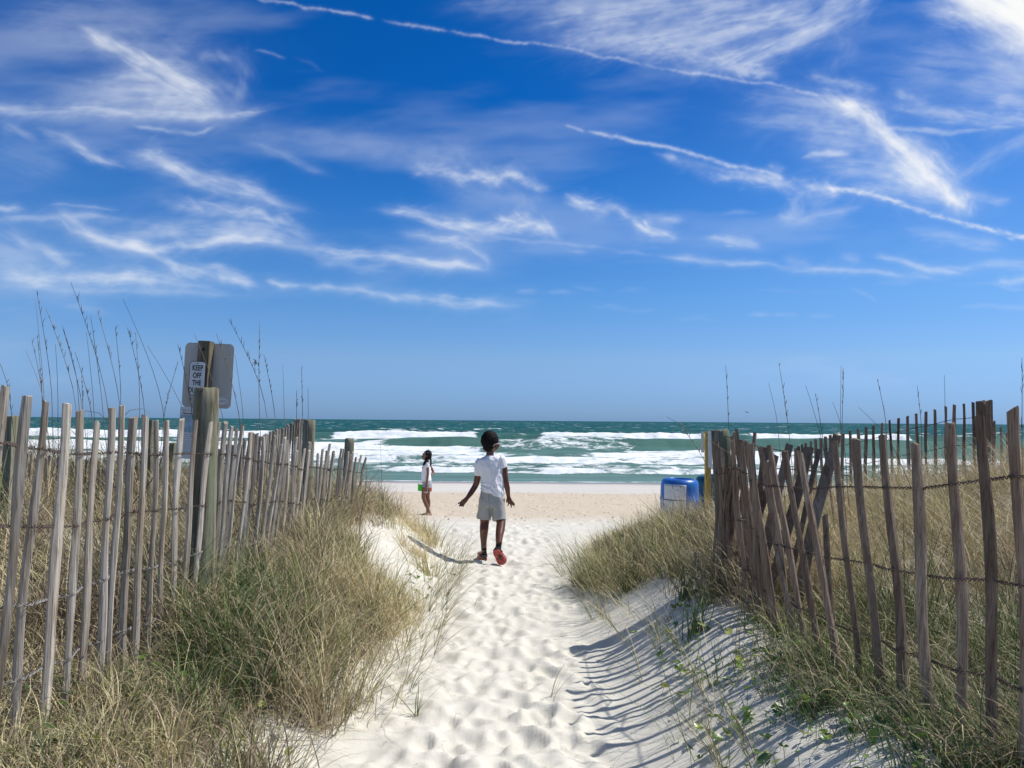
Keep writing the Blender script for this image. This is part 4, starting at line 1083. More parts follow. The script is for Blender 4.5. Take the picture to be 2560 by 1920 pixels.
# long single blades arching out over the bare sand, both sides
def fringe(side, n, seed):
    rng = np.random.default_rng(seed)
    y = rng.uniform(2.9, 8.8, n)**1.0; k = rng.integers(0, max(3, n//9), n)
    cy = rng.uniform(2.9, 8.8, n//9+1)[k]; y = cy+rng.normal(size=n)*.05
    off = rng.uniform(-.12, .14, n//9+1)[k]
    x = -(edge_l(y)+off) if side < 0 else (edge_r(y)-.25*(y < 6)+off)
    XY = np.stack([x, y], -1)
    phi = (0 if side < 0 else PI)+rng.normal(size=n)*.75
    Lg = rng.uniform(.25, .62, n); th0 = rng.uniform(.2, .9, n); th1 = th0+rng.uniform(.6, 1.7, n)
    tone = np.clip(rng.choice([.74, .84, .5, .3, .08], n)+rng.normal(size=n)*.06, 0, 1)
    return blades(XY, Lg, phi, th0, th1, rng.uniform(.0022, .0036, n), tone, wob=.5, seed=seed+1, seg=8)
def tufts(spots, seed):
    "coarse broad-bladed clumps standing out of the finer grass"
    rng = np.random.default_rng(seed); out = []
    for x, y, k, hgt, tone in spots:
        XY = np.stack([x+rng.normal(size=k)*.035, y+rng.normal(size=k)*.035], -1)
        th0 = np.abs(rng.normal(.28, .2, k))
        out.append(blades(XY, hgt*rng.uniform(.55, 1.2, k), rng.uniform(0, 6.3, k), th0, th0+rng.uniform(.5, 1.9, k), rng.uniform(.0045, .0075, k), np.clip(rng.normal(tone, .09, k), 0, 1), wob=.5, seed=int(rng.integers(1e6)), seg=9))
    return out
TS = [(-1.42, 3.95, 60, .50, .84), (-1.30, 4.35, 55, .50, .80), (-1.55, 4.5, 50, .46, .86), (-1.18, 3.7, 50, .42, .86), (-1.02, 4.6, 40, .40, .74), (-1.35, 3.35, 45, .36, .78), (-1.5, 3.05, 36, .30, .7),
      (-1.12, 3.2, 34, .30, .72), (-.92, 5.2, 45, .42, .76), (-1.2, 5.3, 45, .42, .5), (-.86, 5.9, 40, .36, .72), (-1.3, 6.2, 40, .36, .45), (-1.5, 5.1, 40, .42, .4), (-1.0, 3.95, 36, .40, .42), (-1.28, 2.95, 36, .30, .4),
      (-2.3, 3.6, 50, .42, .42), (-2.6, 4.3, 50, .46, .8), (-2.4, 5.2, 45, .46, .74), (-3.2, 5.0, 45, .46, .4), (-2.2, 2.9, 45, .34, .12), (-2.9, 3.6, 40, .4, .4), (-3.4, 4.2, 40, .44, .75),
      (1.12, 4.7, 45, .34, .82), (1.22, 5.4, 50, .42, .84), (.92, 6.2, 45, .34, .76), (1.25, 6.6, 50, .38, .7), (.75, 6.9, 40, .32, .74), (1.05, 7.3, 45, .34, .44), (1.4, 3.6, 40, .26, .86), (1.55, 3.0, 40, .24, .84), (1.25, 3.2, 30, .2, .84),
      (2.1, 3.4, 45, .36, .74), (2.5, 4.0, 50, .42, .42), (2.9, 4.8, 50, .44, .4), (3.4, 4.2, 45, .42, .8), (2.3, 2.8, 40, .3, .84), (3.0, 3.4, 45, .36, .42), (3.8, 5.4, 45, .46, .44), (2.2, 5.6, 45, .42, .36), (1.9, 4.4, 40, .32, .3)]
stuff('trailing_grass', [fringe(-1, 520, 331), fringe(1, 560, 333)]+tufts(TS, 335), M_grass)

# litter of dead curled leaves and twigs on the path
rng = np.random.default_rng(341); n = 330
XY = np.stack([rng.uniform(-1.3, 1.35, n), rng.uniform(2.6, 9.5, n)], -1)
stuff('dead_leaf_litter', [blades(XY, rng.uniform(.02, .14, n), rng.uniform(0, 6.3, n), rng.uniform(1.2, 1.5, n), rng.uniform(.9, 2.3, n), rng.uniform(.0016, .003, n), rng.uniform(0, .16, n), zoff=.006, wob=4.5, seed=343)], M_grass)

# shell grit on the tan beach
def grit(n, xa, xb, ya, yb, s0, s1, seed):
    rng = np.random.default_rng(seed); x = rng.uniform(xa, xb, n); y = rng.uniform(ya, yb, n); z = land(x, y)
    s = rng.uniform(s0, s1, n); a = rng.uniform(0, 6.3, n)
    oc = np.array([(1, 0, .15), (0, 1, .15), (-1, 0, .15), (0, -1, .15), (0, 0, .55)])
    V = np.stack([x[:, None]+s[:, None]*(oc[:, 0]*np.cos(a)[:, None]-oc[:, 1]*.7*np.sin(a)[:, None]), y[:, None]+s[:, None]*(oc[:, 0]*np.sin(a)[:, None]+oc[:, 1]*.7*np.cos(a)[:, None]), z[:, None]+s[:, None]*oc[:, 2][None]], -1)
    q = np.array([[0, 1, 4], [1, 2, 4], [2, 3, 4], [3, 0, 4]])
    return V.reshape(-1, 3), (np.arange(n)[:, None, None]*5+q[None]).reshape(-1, 3), np.repeat(rng.random(n), 5)
m, nt, bs, out = material('shell_grit'); M_grit = m
L(nt, ramp(nt, attr(nt, 'tone'), [(0, (.10, .07, .05)), (.3, (.30, .21, .14)), (.6, (.62, .52, .42)), (1, (.80, .77, .72))]), bs.inputs['Base Color']); bs.inputs['Roughness'].default_value = .7
stuff('shell_fragments', [grit(2600, -9, 10, 13.5, 27, .012, .034, 351)], M_grit)
stuff('sand_specks', [grit(900, -1.2, 1.3, 2.6, 9, .0015, .004, 353)], M_grit)

# beach pennywort creeping between the pickets: round leaves on thin stalks
def leaf_cover(zones, seed):
    r = random.Random(seed); mb = MB(); tn = []
    for (xa, xb, ya, yb, n) in zones:
        for _ in range(n):
            cx, cy = r.uniform(xa, xb), r.uniform(ya, yb)
            for _ in range(r.randint(2, 6)):
                x = cx+r.gauss(0, .07); y = cy+r.gauss(0, .07); h = r.uniform(.01, .09); z = H(x, y)+h; R = r.uniform(.011, .028)
                tx, ty = r.gauss(0, .45), r.gauss(-.25, .45); k = 12; c = Vector((x, y, z)); U = Vector((1, 0, tx)).normalized(); Wv = Vector((0, 1, ty)).normalized()
                a0 = r.uniform(0, 6.3); vs = [c-Vector((0, 0, R*.2))]
                for j in range(k):
                    a = a0+2*PI*j/k*.96; rr = R*(1+.09*math.cos(3*a)+.06*math.cos(7*a)); vs.append(c+U*rr*math.cos(a)+Wv*rr*math.sin(a))
                mb.add(vs, [(0, j, j+1) for j in range(1, k)])
                tn += [r.random()]*len(vs)
                q = [Vector((x+r.gauss(0, .02), y+r.gauss(0, .02), H(x, y)-.005)), c-Vector((0, 0, R*.2))]; b4 = len(mb.v); mb.tube(q, .0012, 3, cap=False); tn += [.4]*(len(mb.v)-b4)
    me = mb.mesh('g'); a_ = me.attributes.new('tone', 'FLOAT', 'POINT'); a_.data.foreach_set('value', tn)
    return me
m, nt, bs, out = material('pennywort_leaf'); M_leaf = m
col = ramp(nt, attr(nt, 'tone'), [(0, (.055, .12, .025)), (.55, (.12, .22, .035)), (.85, (.26, .36, .06)), (1, (.42, .46, .10))]); L(nt, col, bs.inputs['Base Color'])
bs.inputs['Roughness'].default_value = .32; bs.inputs['Specular IOR Level'].default_value = .5
tr = N(nt, 'ShaderNodeBsdfTranslucent'); L(nt, col, tr.inputs[0]); mx = N(nt, 'ShaderNodeMixShader'); mx.inputs[0].default_value = .25
L(nt, bs.outputs[0], mx.inputs[1]); L(nt, tr.outputs[0], mx.inputs[2]); L(nt, mx.outputs[0], out.inputs[0])
o = link('pennywort_ground_cover', leaf_cover([(.85, 1.7, 2.4, 4.3, 88), (.9, 1.5, 4.3, 5.6, 16), (1.6, 2.6, 2.5, 4.2, 34), (-1.25, -.85, 3.2, 6.0, 12), (-2.0, -1.4, 2.6, 3.6, 12), (-.85, -.65, 5.5, 8, 6)], 9), M_leaf, smooth=False)
tag(o, kind='stuff')

# ---- single grass sprigs rooted in the bare sand
def sprig(px, py, label, seed, n=12, hgt=.22, tone=.82, lean=None):
    Y = 3.5
    for _ in range(60):                                 # walk along the view ray to the ground
        p = at(px, py, Y)
        if p.z <= H(p.x, p.y): break
        Y += .1
    rng = np.random.default_rng(seed); XY = np.stack([p.x+rng.normal(size=n)*.012, p.y+rng.normal(size=n)*.012], -1)
    phi = rng.uniform(0, 2*PI, n) if lean is None else lean+rng.normal(size=n)*.7
    V, Q, T = blades(XY, rng.uniform(.5, 1.15, n)*hgt, phi, rng.uniform(.1, .7, n), rng.uniform(.6, 1.7, n), rng.uniform(.003, .0045, n), np.clip(rng.normal(tone, .08, n), 0, 1), seed=seed+1, seg=7)
    o = link('grass_sprig', np_mesh('grass_sprig', V, Q, {'tone': T}), M_grass); tag(o, label, 'grass sprig', 'lone grass sprigs on the sand')
sprig(1038, 1785, 'forked green grass sprig alone on bare sand near the bottom left of the path', 401, 12, .26, .72)
sprig(862, 1780, 'dark green upright grass sprig at the sand edge of the left bank', 403, 12, .20, .9)
sprig(1785, 1722, 'upright dark green sprig among fence shadows at the foot of the right bank', 405, 12, .36, .85)
sprig(1515, 1500, 'short sprig of flattened blades on sand just left of the right bank', 407, 10, .24, .6, PI)
sprig(1190, 1520, 'tiny curled dry sprig in the middle of the footprints', 409, 6, .10, .1)
sprig(1380, 1745, 'thin trailing sprig of three blades beside the lowest fence shadows', 411, 6, .30, .66, -.2)

# ---- sea oat stalks standing above the dunes
m, nt, bs, out = material('sea_oat_stalk'); M_oat = m
oi = N(nt, 'ShaderNodeObjectInfo'); L(nt, ramp(nt, oi.outputs['Random'], [(0, (.05, .045, .035)), (.5, (.12, .095, .06)), (1, (.24, .18, .10))]), bs.inputs['Base Color']); bs.inputs['Roughness'].default_value = .7
def sea_oat(tip, low, Y, label, seed, head=True, group='tall sea oat stalks above the fences', thick=1.0):
    r = random.Random(seed); t = at(tip[0], tip[1], Y); l = at(low[0], low[1], Y)
    d = (l-t); g = l.copy(); k = 0
    while g.z > H(g.x, g.y)-.03 and k < 200:
        g = g+Vector((d.x*.45, 0, d.z)).normalized()*.03; k += 1
    org = g; n = 16; pts = []
    s_l = max(.05, (l.z-g.z)/max(.1, t.z-g.z))
    side = r.uniform(-.012, .012)
    for i in range(n+1):
        s = i/n
        zz = g.z+(t.z-g.z)*s
        if s < s_l: f = s/s_l; x = g.x+(l.x-g.x)*f
        else: f = (s-s_l)/(1-s_l); x = l.x+(t.x-l.x)*(f**1.25)
        pts.append(Vector((x+side*math.sin(s*7), Y+.02*math.sin(s*4+seed), zz))-org)
    mb = MB(); rr = [(.0028*(1-.72*i/n)+.0004)*thick*max(1, Y/5.5) for i in range(n+1)]
    mb.tube(pts, rr, 4)
    o = link('sea_oat', mb.mesh('sea_oat'), M_oat, None); o.location = org
    tag(o, label, 'sea oat', group)
    if head:
        hb = MB(); hb.tube([p+Vector((.0004, 0, 0)) for p in pts[11:]], [q*1.15 for q in rr[11:]], 4)
        for j in range(r.randint(7, 13)):
            s = 1-r.uniform(.01, .27); i = min(n-1, int(s*n)); p = pts[i].lerp(pts[i+1], s*n-i)
            e = p+Vector((r.uniform(-.010, .016), r.uniform(-.01, .01), r.uniform(.02, .055)))
            hb.tube([p, p.lerp(e, .5)+Vector((0, 0, .002)), e], [.0008*Y/5, .0018*Y/5, .0006], 4)
        h = link('seed_head', hb.mesh('seed_head'), M_oat, None); h.parent = o
    if r.random() < .5:
        lb = MB(); i = r.randint(4, 9); p = pts[i]; sgn = r.choice((-1, 1)); Ld = r.uniform(.10, .22)
        lb.tube([p, p+Vector((sgn*Ld*.35, 0, Ld*.35)), p+Vector((sgn*Ld*.8, .01, Ld*.42)), p+Vector((sgn*Ld*1.1, .02, Ld*.22))], [.002, .0018, .0013, .0004], 4)
        q = link('leaf', lb.mesh('leaf'), M_oat, None); q.parent = o
LO = [((-20, 880), (22, 985), 4.6), ((60, 875), (106, 1005), 5.4), ((80, 850), (102, 985), 6.4), ((98, 730), (126, 1010), 5.2), ((92, 748), (112, 990), 5.6), ((116, 770), (190, 1010), 5.0),
      ((88, 838), (108, 1000), 6.2), ((152, 812), (190, 960), 5.8), ((176, 705), (266, 1020), 5.2), ((160, 825), (205, 1015), 6.0), ((218, 830), (236, 1000), 6.6),
      ((246, 776), (300, 1020), 5.6), ((288, 816), (300, 1000), 6.2), ((306, 745), (405, 1040), 5.0), ((318, 818), (358, 1040), 5.6), ((342, 832), (345, 1020), 6.8), ((370, 865), (475, 1060), 5.2),
      ((445, 905), (415, 1040), 6.2), ((440, 860), (490, 1060), 4.9), ((482, 835), (560, 1060), 4.7), ((536, 833), (600, 1045), 5.1), ((575, 798), (655, 1000), 5.4), ((592, 888), (606, 1070), 6.6),
      ((648, 806), (654, 1060), 6.0), ((660, 885), (690, 1070), 7.0), ((704, 912), (714, 1072), 7.2), ((738, 975), (742, 1040), 8.2), ((752, 920), (758, 1045), 7.8), ((770, 968), (772, 1048), 8.6),
      ((190, 880), (232, 1030), 5.4), ((225, 790), (262, 1020), 6.4), ((132, 860), (150, 1030), 4.8), ((202, 940), (203, 1060), 6.8)]
words = ['leftmost sea oat stalk, cut by the frame edge', 'short stalk just right of the leftmost one', 'thin straight stalk above the second picket', 'tallest seeded stalk of the left cluster', 'slim stalk hugging the tallest one on its left',
         'long stalk sweeping right from beside the tallest one', 'low thin stalk behind the left cluster', 'stalk above the third picket leaning left', 'very tall stalk with a bent tip, second peak from left', 'short stalk below the bent tipped one',
         'upright short stalk right of the bent tipped one', 'tall stalk leaning left above the fifth picket', 'stiff vertical stalk halfway to the signpost', 'long curved stalk sweeping down toward the signpost', 'shorter seeded stalk inside the long curved one',
         'short straight stalk below the long curved one', 'low stalk leaning left with its foot under the signs', 'stalk leaning right against the left edge of the metal sign', 'thin stalk crossing the left half of the metal sign', 'stalk crossing the notice on the sign post',
         'stalk crossing the right half of the metal sign', 'tall double tipped stalk right of the metal sign', 'short vertical stalk close right of the signs', 'hook tipped tall stalk right of the signs', 'stalk leaning left behind the hook tipped one',
         'slender stalk midway between signs and second post', 'small stalk left of the second fence post', 'straight stalk over the second fence post', 'last small stalk, just right of the second post top', 'low stalk above the fifth and sixth pickets',
         'fine stalk between two tall ones left of the signs', 'low stalk among the thick left cluster', 'short stub of a stalk above the sixth picket']
for i, ((t_, l_, Y_), wd) in enumerate(zip(LO, words)): sea_oat(t_, l_, Y_, wd, 500+i, head=(i % 3 != 1))
RO = [((1811, 914), (1822, 1060), 6.0, 'leftmost of the tall stalks over the right fence end'), ((1920, 958), (1942, 1060), 6.6, 'shorter stalk second from left over the right fence'), ((1947, 908), (1975, 1110), 6.0, 'tall stalk leaning left above the crossed pickets'),
      ((2016, 962), (2060, 1130), 6.4, 'stalk of a leaning pair right of the crossed pickets'), ((2038, 985), (2062, 1100), 7.0, 'right hand stalk of the leaning pair'), ((2099, 915), (2108, 1100), 5.6, 'dark thick stalk rising beside the crossing pickets'),
      ((2104, 920), (2107, 1080), 5.8, 'thin twin close against the dark thick stalk'), ((2081, 1004), (2100, 1070), 7.2, 'low stalk just left of the dark thick one'), ((2195, 947), (2210, 1060), 7.6, 'stalk above the start of the far fence'),
      ((2148, 1018), (2230, 1110), 7.0, 'short stalk slanting strongly left over the far fence'), ((2297, 965), (2302, 1050), 8.0, 'thin straight stalk over the middle of the far fence'), ((2362, 938), (2363, 1015), 8.2, 'upright stalk above the high end of the far fence'),
      ((2546, 895), (2560, 1100), 4.2, 'rightmost stalk beside the nearest picket'), ((1664, 1042), (1880, 1180), 5.2, 'long thin stalk slanting far left in front of the sea'), ((1700, 1060), (1775, 1190), 6.8, 'fine stalk slanting left above the blue drum')]
for i, (t_, l_, Y_, wd) in enumerate(RO): sea_oat(t_, l_, Y_, wd, 560+i, head=(i % 2 == 0))
sea_oat((918, 1163), (904, 1290), 7.2, 'bare dark stick standing right of the last left post', 590, False, thick=1.6)
sea_oat((952, 1100), (955, 1290), 7.8, 'hair thin stalk in front of the surf right of the last left post', 591, False, thick=.6)
# ------------------------------------------------------------ people
def skin_mat(name, a, b, rough=.42):
    m, nt, bs, out = material(name); tc = N(nt, 'ShaderNodeTexCoord')
    L(nt, ramp(nt, noise(nt, tc.outputs['Object'], 14, 4), [(.3, a), (.7, b)]), bs.inputs['Base Color'])
    bs.inputs['Roughness'].default_value = rough; bs.inputs['Specular IOR Level'].default_value = .45
    bs.inputs['Subsurface Weight'].default_value = .06; bs.inputs['Subsurface Radius'].default_value = (.02, .008, .004)
    return m
M_skin1 = skin_mat('deep_brown_skin', (.10, .036, .020), (.155, .060, .034), .33)
M_skin2 = skin_mat('brown_skin', (.17, .075, .042), (.235, .108, .062))
M_hair = plain('black_hair', (.006, .005, .005), .75, .4, 160, .2)
def cloth(name, col, sc=26, rough=.85):
    m, nt, bs, out = material(name); tc = N(nt, 'ShaderNodeTexCoord'); v = tc.outputs['Object']
    n = noise(nt, mapping(nt, v, (sc, sc, sc*.45)), 1.0, 4, .55, .8)
    L(nt, ramp(nt, noise(nt, v, 300, 2), [(.3, tuple(c*.94 for c in col)), (.7, col)]), bs.inputs['Base Color'])
    bs.inputs['Roughness'].default_value = rough; bs.inputs['Specular IOR Level'].default_value = .15
    bump(nt, bs, n, .5, .012); return m
M_tee = cloth('white_cotton', (.88, .88, .90)); M_short = cloth('grey_jersey', (.40, .405, .39), 18)
M_short2 = cloth('grey_blue_jersey', (.42, .44, .46), 18); M_sock = plain('black_knit', (.010, .010, .011), .9, .2, 200, .1)
m, nt, bs, out = material('red_black_clog'); M_clog = m
tc = N(nt, 'ShaderNodeTexCoord')
L(nt, ramp(nt, noise(nt, tc.outputs['Object'], 34, 3, .6, 1.4), [(.48, (.015, .012, .014)), (.50, (.62, .04, .07)), (.55, (.80, .10, .14)), (.56, (.75, .45, .5)), (.58, (.02, .015, .02))]), bs.inputs['Base Color']); bs.inputs['Roughness'].default_value = .5
m, nt, bs, out = material('clog_sole'); M_sole = m
tc = N(nt, 'ShaderNodeTexCoord')
L(nt, ramp(nt, noise(nt, tc.outputs['Object'], 14, 5, .6, .6), [(.36, (.07, .03, .025)), (.5, (.40, .07, .06)), (.7, (.66, .11, .13))]), bs.inputs['Base Color']); bs.inputs['Roughness'].default_value = .7
bump(nt, bs, noise(nt, tc.outputs['Object'], 120, 2), .5, .004)
M_strap = plain('dark_grey_foam', (.05, .05, .055), .7, .1); M_frame = plain('clear_frame', (.62, .62, .60), .2, .05, 10, .6)

# ---- the walking child, seen from behind
YB0 = 8.5
def B(u, v, dy=0.0): return at(960+u*.2411, 1040+v*.2411, YB0+dy)
U = .001066
foot = B(1110, 1500); BOY = empty('person', (foot.x, YB0-.1, 0), 'child seen from behind in white T-shirt, grey shorts, black socks and red clogs', 'person')
body = MB()
def tb(pts, rad, n=12, mb=None): (mb or body).tube(pts, rad, n)
hc = B(1106, 268, .0); fdir = Vector((.80, .60, 0)).normalized()
RzF = Matrix.Rotation(math.atan2(fdir.y, fdir.x), 4, 'Z')
body.ball(hc, (.098, .076, .105), RzF, 20, 14)                                        # skull, long axis along the gaze
body.ball(hc+fdir*.040+Vector((0, 0, -.048)), (.052, .052, .062), RzF, 16, 12)        # face and jaw
body.ball(hc+fdir*.060+Vector((0, 0, -.083)), (.028, .030, .024), RzF)                # chin
body.ball(hc+fdir*.070+Vector((0, 0, -.018)), (.032, .045, .03), RzF)                 # brow and cheeks
fx = Vector((fdir.y, -fdir.x, 0))                                                     # the side of the head turned to us
body.ball(hc+fdir*.070+fx*.036+Vector((0, 0, -.040)), (.024, .020, .024), RzF)        # near cheek
body.tube([hc+fdir*.092+Vector((0, 0, -.012)), hc+fdir*.112+Vector((0, 0, -.042)), hc+fdir*.094+Vector((0, 0, -.050))], [.009, .014, .008], 8)   # nose
for dz in (-.064, -.074): body.tube([hc+fdir*.092+fx*.018+Vector((0, 0, dz)), hc+fdir*.101+Vector((0, 0, dz)), hc+fdir*.092-fx*.018+Vector((0, 0, dz))], .006, 8)  # lips
for s in (1, -1):                                                                     # ears
    c = hc-fdir*.004+fx*(s*.076)+Vector((0, 0, -.030)); body.ball(c, (.019, .009, .029), RzF @ Matrix.Rotation(.3*s, 4, 'Z'), 12, 8)
tb([B(1100, 455), B(1098, 400), B(1100, 345), B(1104, 300)], [.060, .043, .041, .045])
tb([B(1100, 430), B(1108, 500), B(1115, 600), B(1122, 700), B(1122, 780), B(1118, 860)], [(.095, .06), (.112, .075), (.108, .07), (.104, .07), (.112, .078), (.115, .08)], 16)
tb([B(1000, 462, .0), B(990, 520, .0), B(975, 600, .01), B(958, 700, .02), B(940, 738, .02), B(900, 800, -.01), B(866, 846, -.04)], [.040, .041, .038, .034, .033, .030, .023])
tb([B(1212, 450), B(1240, 520), B(1252, 600), B(1266, 690, -.01), B(1279, 750, .01), B(1290, 835, .04)], [.040, .040, .036, .032, .031, .021])
# left hand of the picture: palm plus relaxed curled fingers
def hand(w0, w1, palm, fingers, thumb, g=1.15):
    body.tube([w0, w1, palm], [.021, (.027, .018), (.030, .016)], 10)
    for f, r in fingers: body.tube(f, [q*g for q in r], 7)
    body.tube(thumb[0], [q*g for q in thumb[1]], 7)
hand(B(868, 842, -.04), B(845, 872, -.045), B(818, 898, -.05),
     [([B(822, 880, -.03), B(792, 896, -.02), B(771, 905, -.025), B(766, 914, -.04)], [.0085, .008, .0075, .006]),
      ([B(818, 894, -.04), B(794, 916, -.03), B(782, 930, -.04), B(780, 938, -.05)], [.009, .0082, .0075, .006]),
      ([B(822, 902, -.05), B(804, 926, -.045), B(798, 940, -.055)], [.009, .0085, .0065]),
      ([B(832, 908, -.055), B(822, 930, -.055), B(820, 944, -.06)], [.0088, .008, .006])],
     ([B(845, 862, -.02), B(818, 872, .005), B(800, 888, .01), B(790, 902, .005)], [.010, .010, .0085, .0065]))
hand(B(1290, 832, .04), B(1294, 856, .045), B(1304, 884, .05),
     [([B(1290, 880, .04), B(1291, 905, .04), B(1286, 926, .045), B(1284, 936, .05)], [.008, .0075, .0068, .0055]),
      ([B(1302, 890, .05), B(1312, 915, .055), B(1321, 938, .06), B(1323, 952, .06)], [.0082, .0078, .007, .0055]),
      ([B(1310, 886, .05), B(1328, 904, .055), B(1343, 926, .06), B(1349, 940, .06)], [.0082, .0075, .0068, .0052]),
      ([B(1312, 876, .05), B(1334, 890, .05), B(1350, 908, .05), B(1357, 924, .05)], [.0078, .007, .0065, .005])],
     ([B(1282, 852, .03), B(1274, 872, .02), B(1273, 890, .02), B(1276, 902, .025)], [.0095, .009, .0078, .006]))
# legs
tb([B(1062, 860, .0), B(1052, 980, .02), B(1046, 1060, .03), B(1043, 1110, .02), B(1037, 1180, -.01), B(1034, 1240, -.01), B(1034, 1310, .0), B(1036, 1380, .0), B(1036, 1440, 0)], [.078, .068, .058, .050, .049, .043, .034, .030, .031])
tb([B(1180, 860, .0), B(1192, 980, .02), B(1208, 1060, .0), B(1214, 1110, -.04), B(1206, 1180, -.10), B(1196, 1240, -.16), B(1192, 1310, -.22), B(1184, 1375, -.26)], [.078, .068, .058, .051, .050, .043, .034, .030])
tb([B(1036, 1440, .0), B(1032, 1452, .05), B(1026, 1445, .12)], [.027, .028, .022])
tb([B(1182, 1370, -.26), B(1190, 1420, -.30), B(1210, 1490, -.33)], [.028, .026, .024])
fused('body', body, .0055, M_skin1, BOY, 3)
# hair: close cropped cap with a soft uneven outline
hb = MB(); hb.ball(hc-fdir*.014+Vector((0, 0, .016)), (.102, .091, .110), RzF, 24, 18)
hb.ball(hc-fdir*.034+Vector((0, 0, -.045)), (.060, .066, .066), RzF, 20, 12)
def hair_d(co, no):
    return co+no*((fbm(co[:, 0]*160, co[:, 2]*160+co[:, 1]*90, 401, 2)-.5)*.012)[:, None]
fused('hair', hb, .005, M_hair, BOY, 2, hair_d)
# glasses
gb = MB()
for s in (1, -1):
    c = hc+fdir*.104+fx*(s*.031)+Vector((0, 0, -.014)); ring = [c+fx*(.024*math.cos(a))+Vector((0, 0, .018*math.sin(a)))-fdir*(.004*abs(math.cos(a))) for a in np.linspace(0, 2*PI, 15)]
    gb.tube(ring, .0028, 6)
    gb.tube([c+fx*(s*.024), hc+fdir*.05+fx*(s*.083)+Vector((0, 0, -.016)), hc-fdir*.01+fx*(s*.086)+Vector((0, 0, -.026)), hc-fdir*.026+fx*(s*.084)+Vector((0, 0, -.045))], .0027, 6)
gb.tube([hc+fdir*.104+fx*.008+Vector((0, 0, -.012)), hc+fdir*.106-fx*.008+Vector((0, 0, -.012))], .002, 6)
gb.build('glasses', M_frame, BOY)
# T-shirt
sb = MB()
sb.tube([B(1104, 408), B(1104, 424), B(1106, 450), B(1110, 520), B(1116, 600), B(1122, 680), B(1126, 740), B(1126, 800)],
        [(.054, .048), (.098, .058), (.142, .074), (.137, .088), (.126, .089), (.126, .090), (.130, .096), (.133, .099)], 28)
sb.tube([B(1010, 450), B(985, 490, .0), B(975, 560, .005), B(971, 616, .01)], [(.042, .050), (.047, .050), (.041, .046), (.038, .043)], 16)
sb.tube([B(1200, 436), B(1228, 460), B(1240, 500), B(1243, 535)], [(.044, .052), (.050, .052), (.045, .048), (.041, .044)], 16)
sh0 = B(1126, 800)
def shirt_d(co, no):
    x, y, z = co[:, 0], co[:, 1], co[:, 2]
    cz = B(1126, 780).z
    # hem slants down to the right; cut by squeezing the lower end
    t = np.clip((cz+.12-z)/.16, 0, 1)
    torso = (np.abs(x-sh0.x) < .16)
    slant = -(x-sh0.x)*.46-.012
    z2 = z+np.where(torso, slant*t**1.2, 0)
    f = (fbm((x-sh0.x)*26+z*7, z*8, 411, 4)-.5)*.020*np.clip(1.3-t*.4, 0, 1)
    fold = np.sin((z+.38*(x-sh0.x))*105+2.2*fbm(x*12, z*12, 415, 2)*4)*.0048*sstep(cz+.13, cz+.03, z)*torso
    dia = np.exp(-(((x-sh0.x-.02)-.42*(z-cz-.12))/.014)**2)*.011*sstep(cz, cz+.08, z)*(no[:, 1] < 0)
    co = co+no*(f+fold+dia)[:, None]; co[:, 2] = co[:, 2]+(z2-z)
    return co
fused('shirt', sb, .0065, M_tee, BOY, 3, shirt_d)
# shorts
kb = MB()
kb.tube([B(1124, 762), B(1122, 820), B(1114, 900), B(1112, 945)], [(.124, .085), (.132, .096), (.142, .102), (.132, .096)], 26)
kb.tube([B(1064, 850, .0), B(1050, 950, .01), B(1036, 1040, .02), B(1031, 1070, .02)], [(.078, .09), (.080, .088), (.080, .084), (.079, .082)], 20)
kb.tube([B(1176, 850, .0), B(1188, 960, .0), B(1194, 1050, -.01), B(1196, 1084, -.02)], [(.074, .09), (.076, .088), (.075, .083), (.074, .080)], 20)
def shorts_d(co, no):
    x, z = co[:, 0], co[:, 2]
    f = (fbm((x)*22, z*9, 421, 4)-.5)*.016
    gx = B(1100, 900).x+(B(1112, 1000).z-z)*.03
    f = f-np.exp(-((x-gx)/.006)**2)*.010*(no[:, 1] < 0)
    return co+no*f[:, None]
fused('shorts', kb, .0065, M_short, BOY, 2, shorts_d)
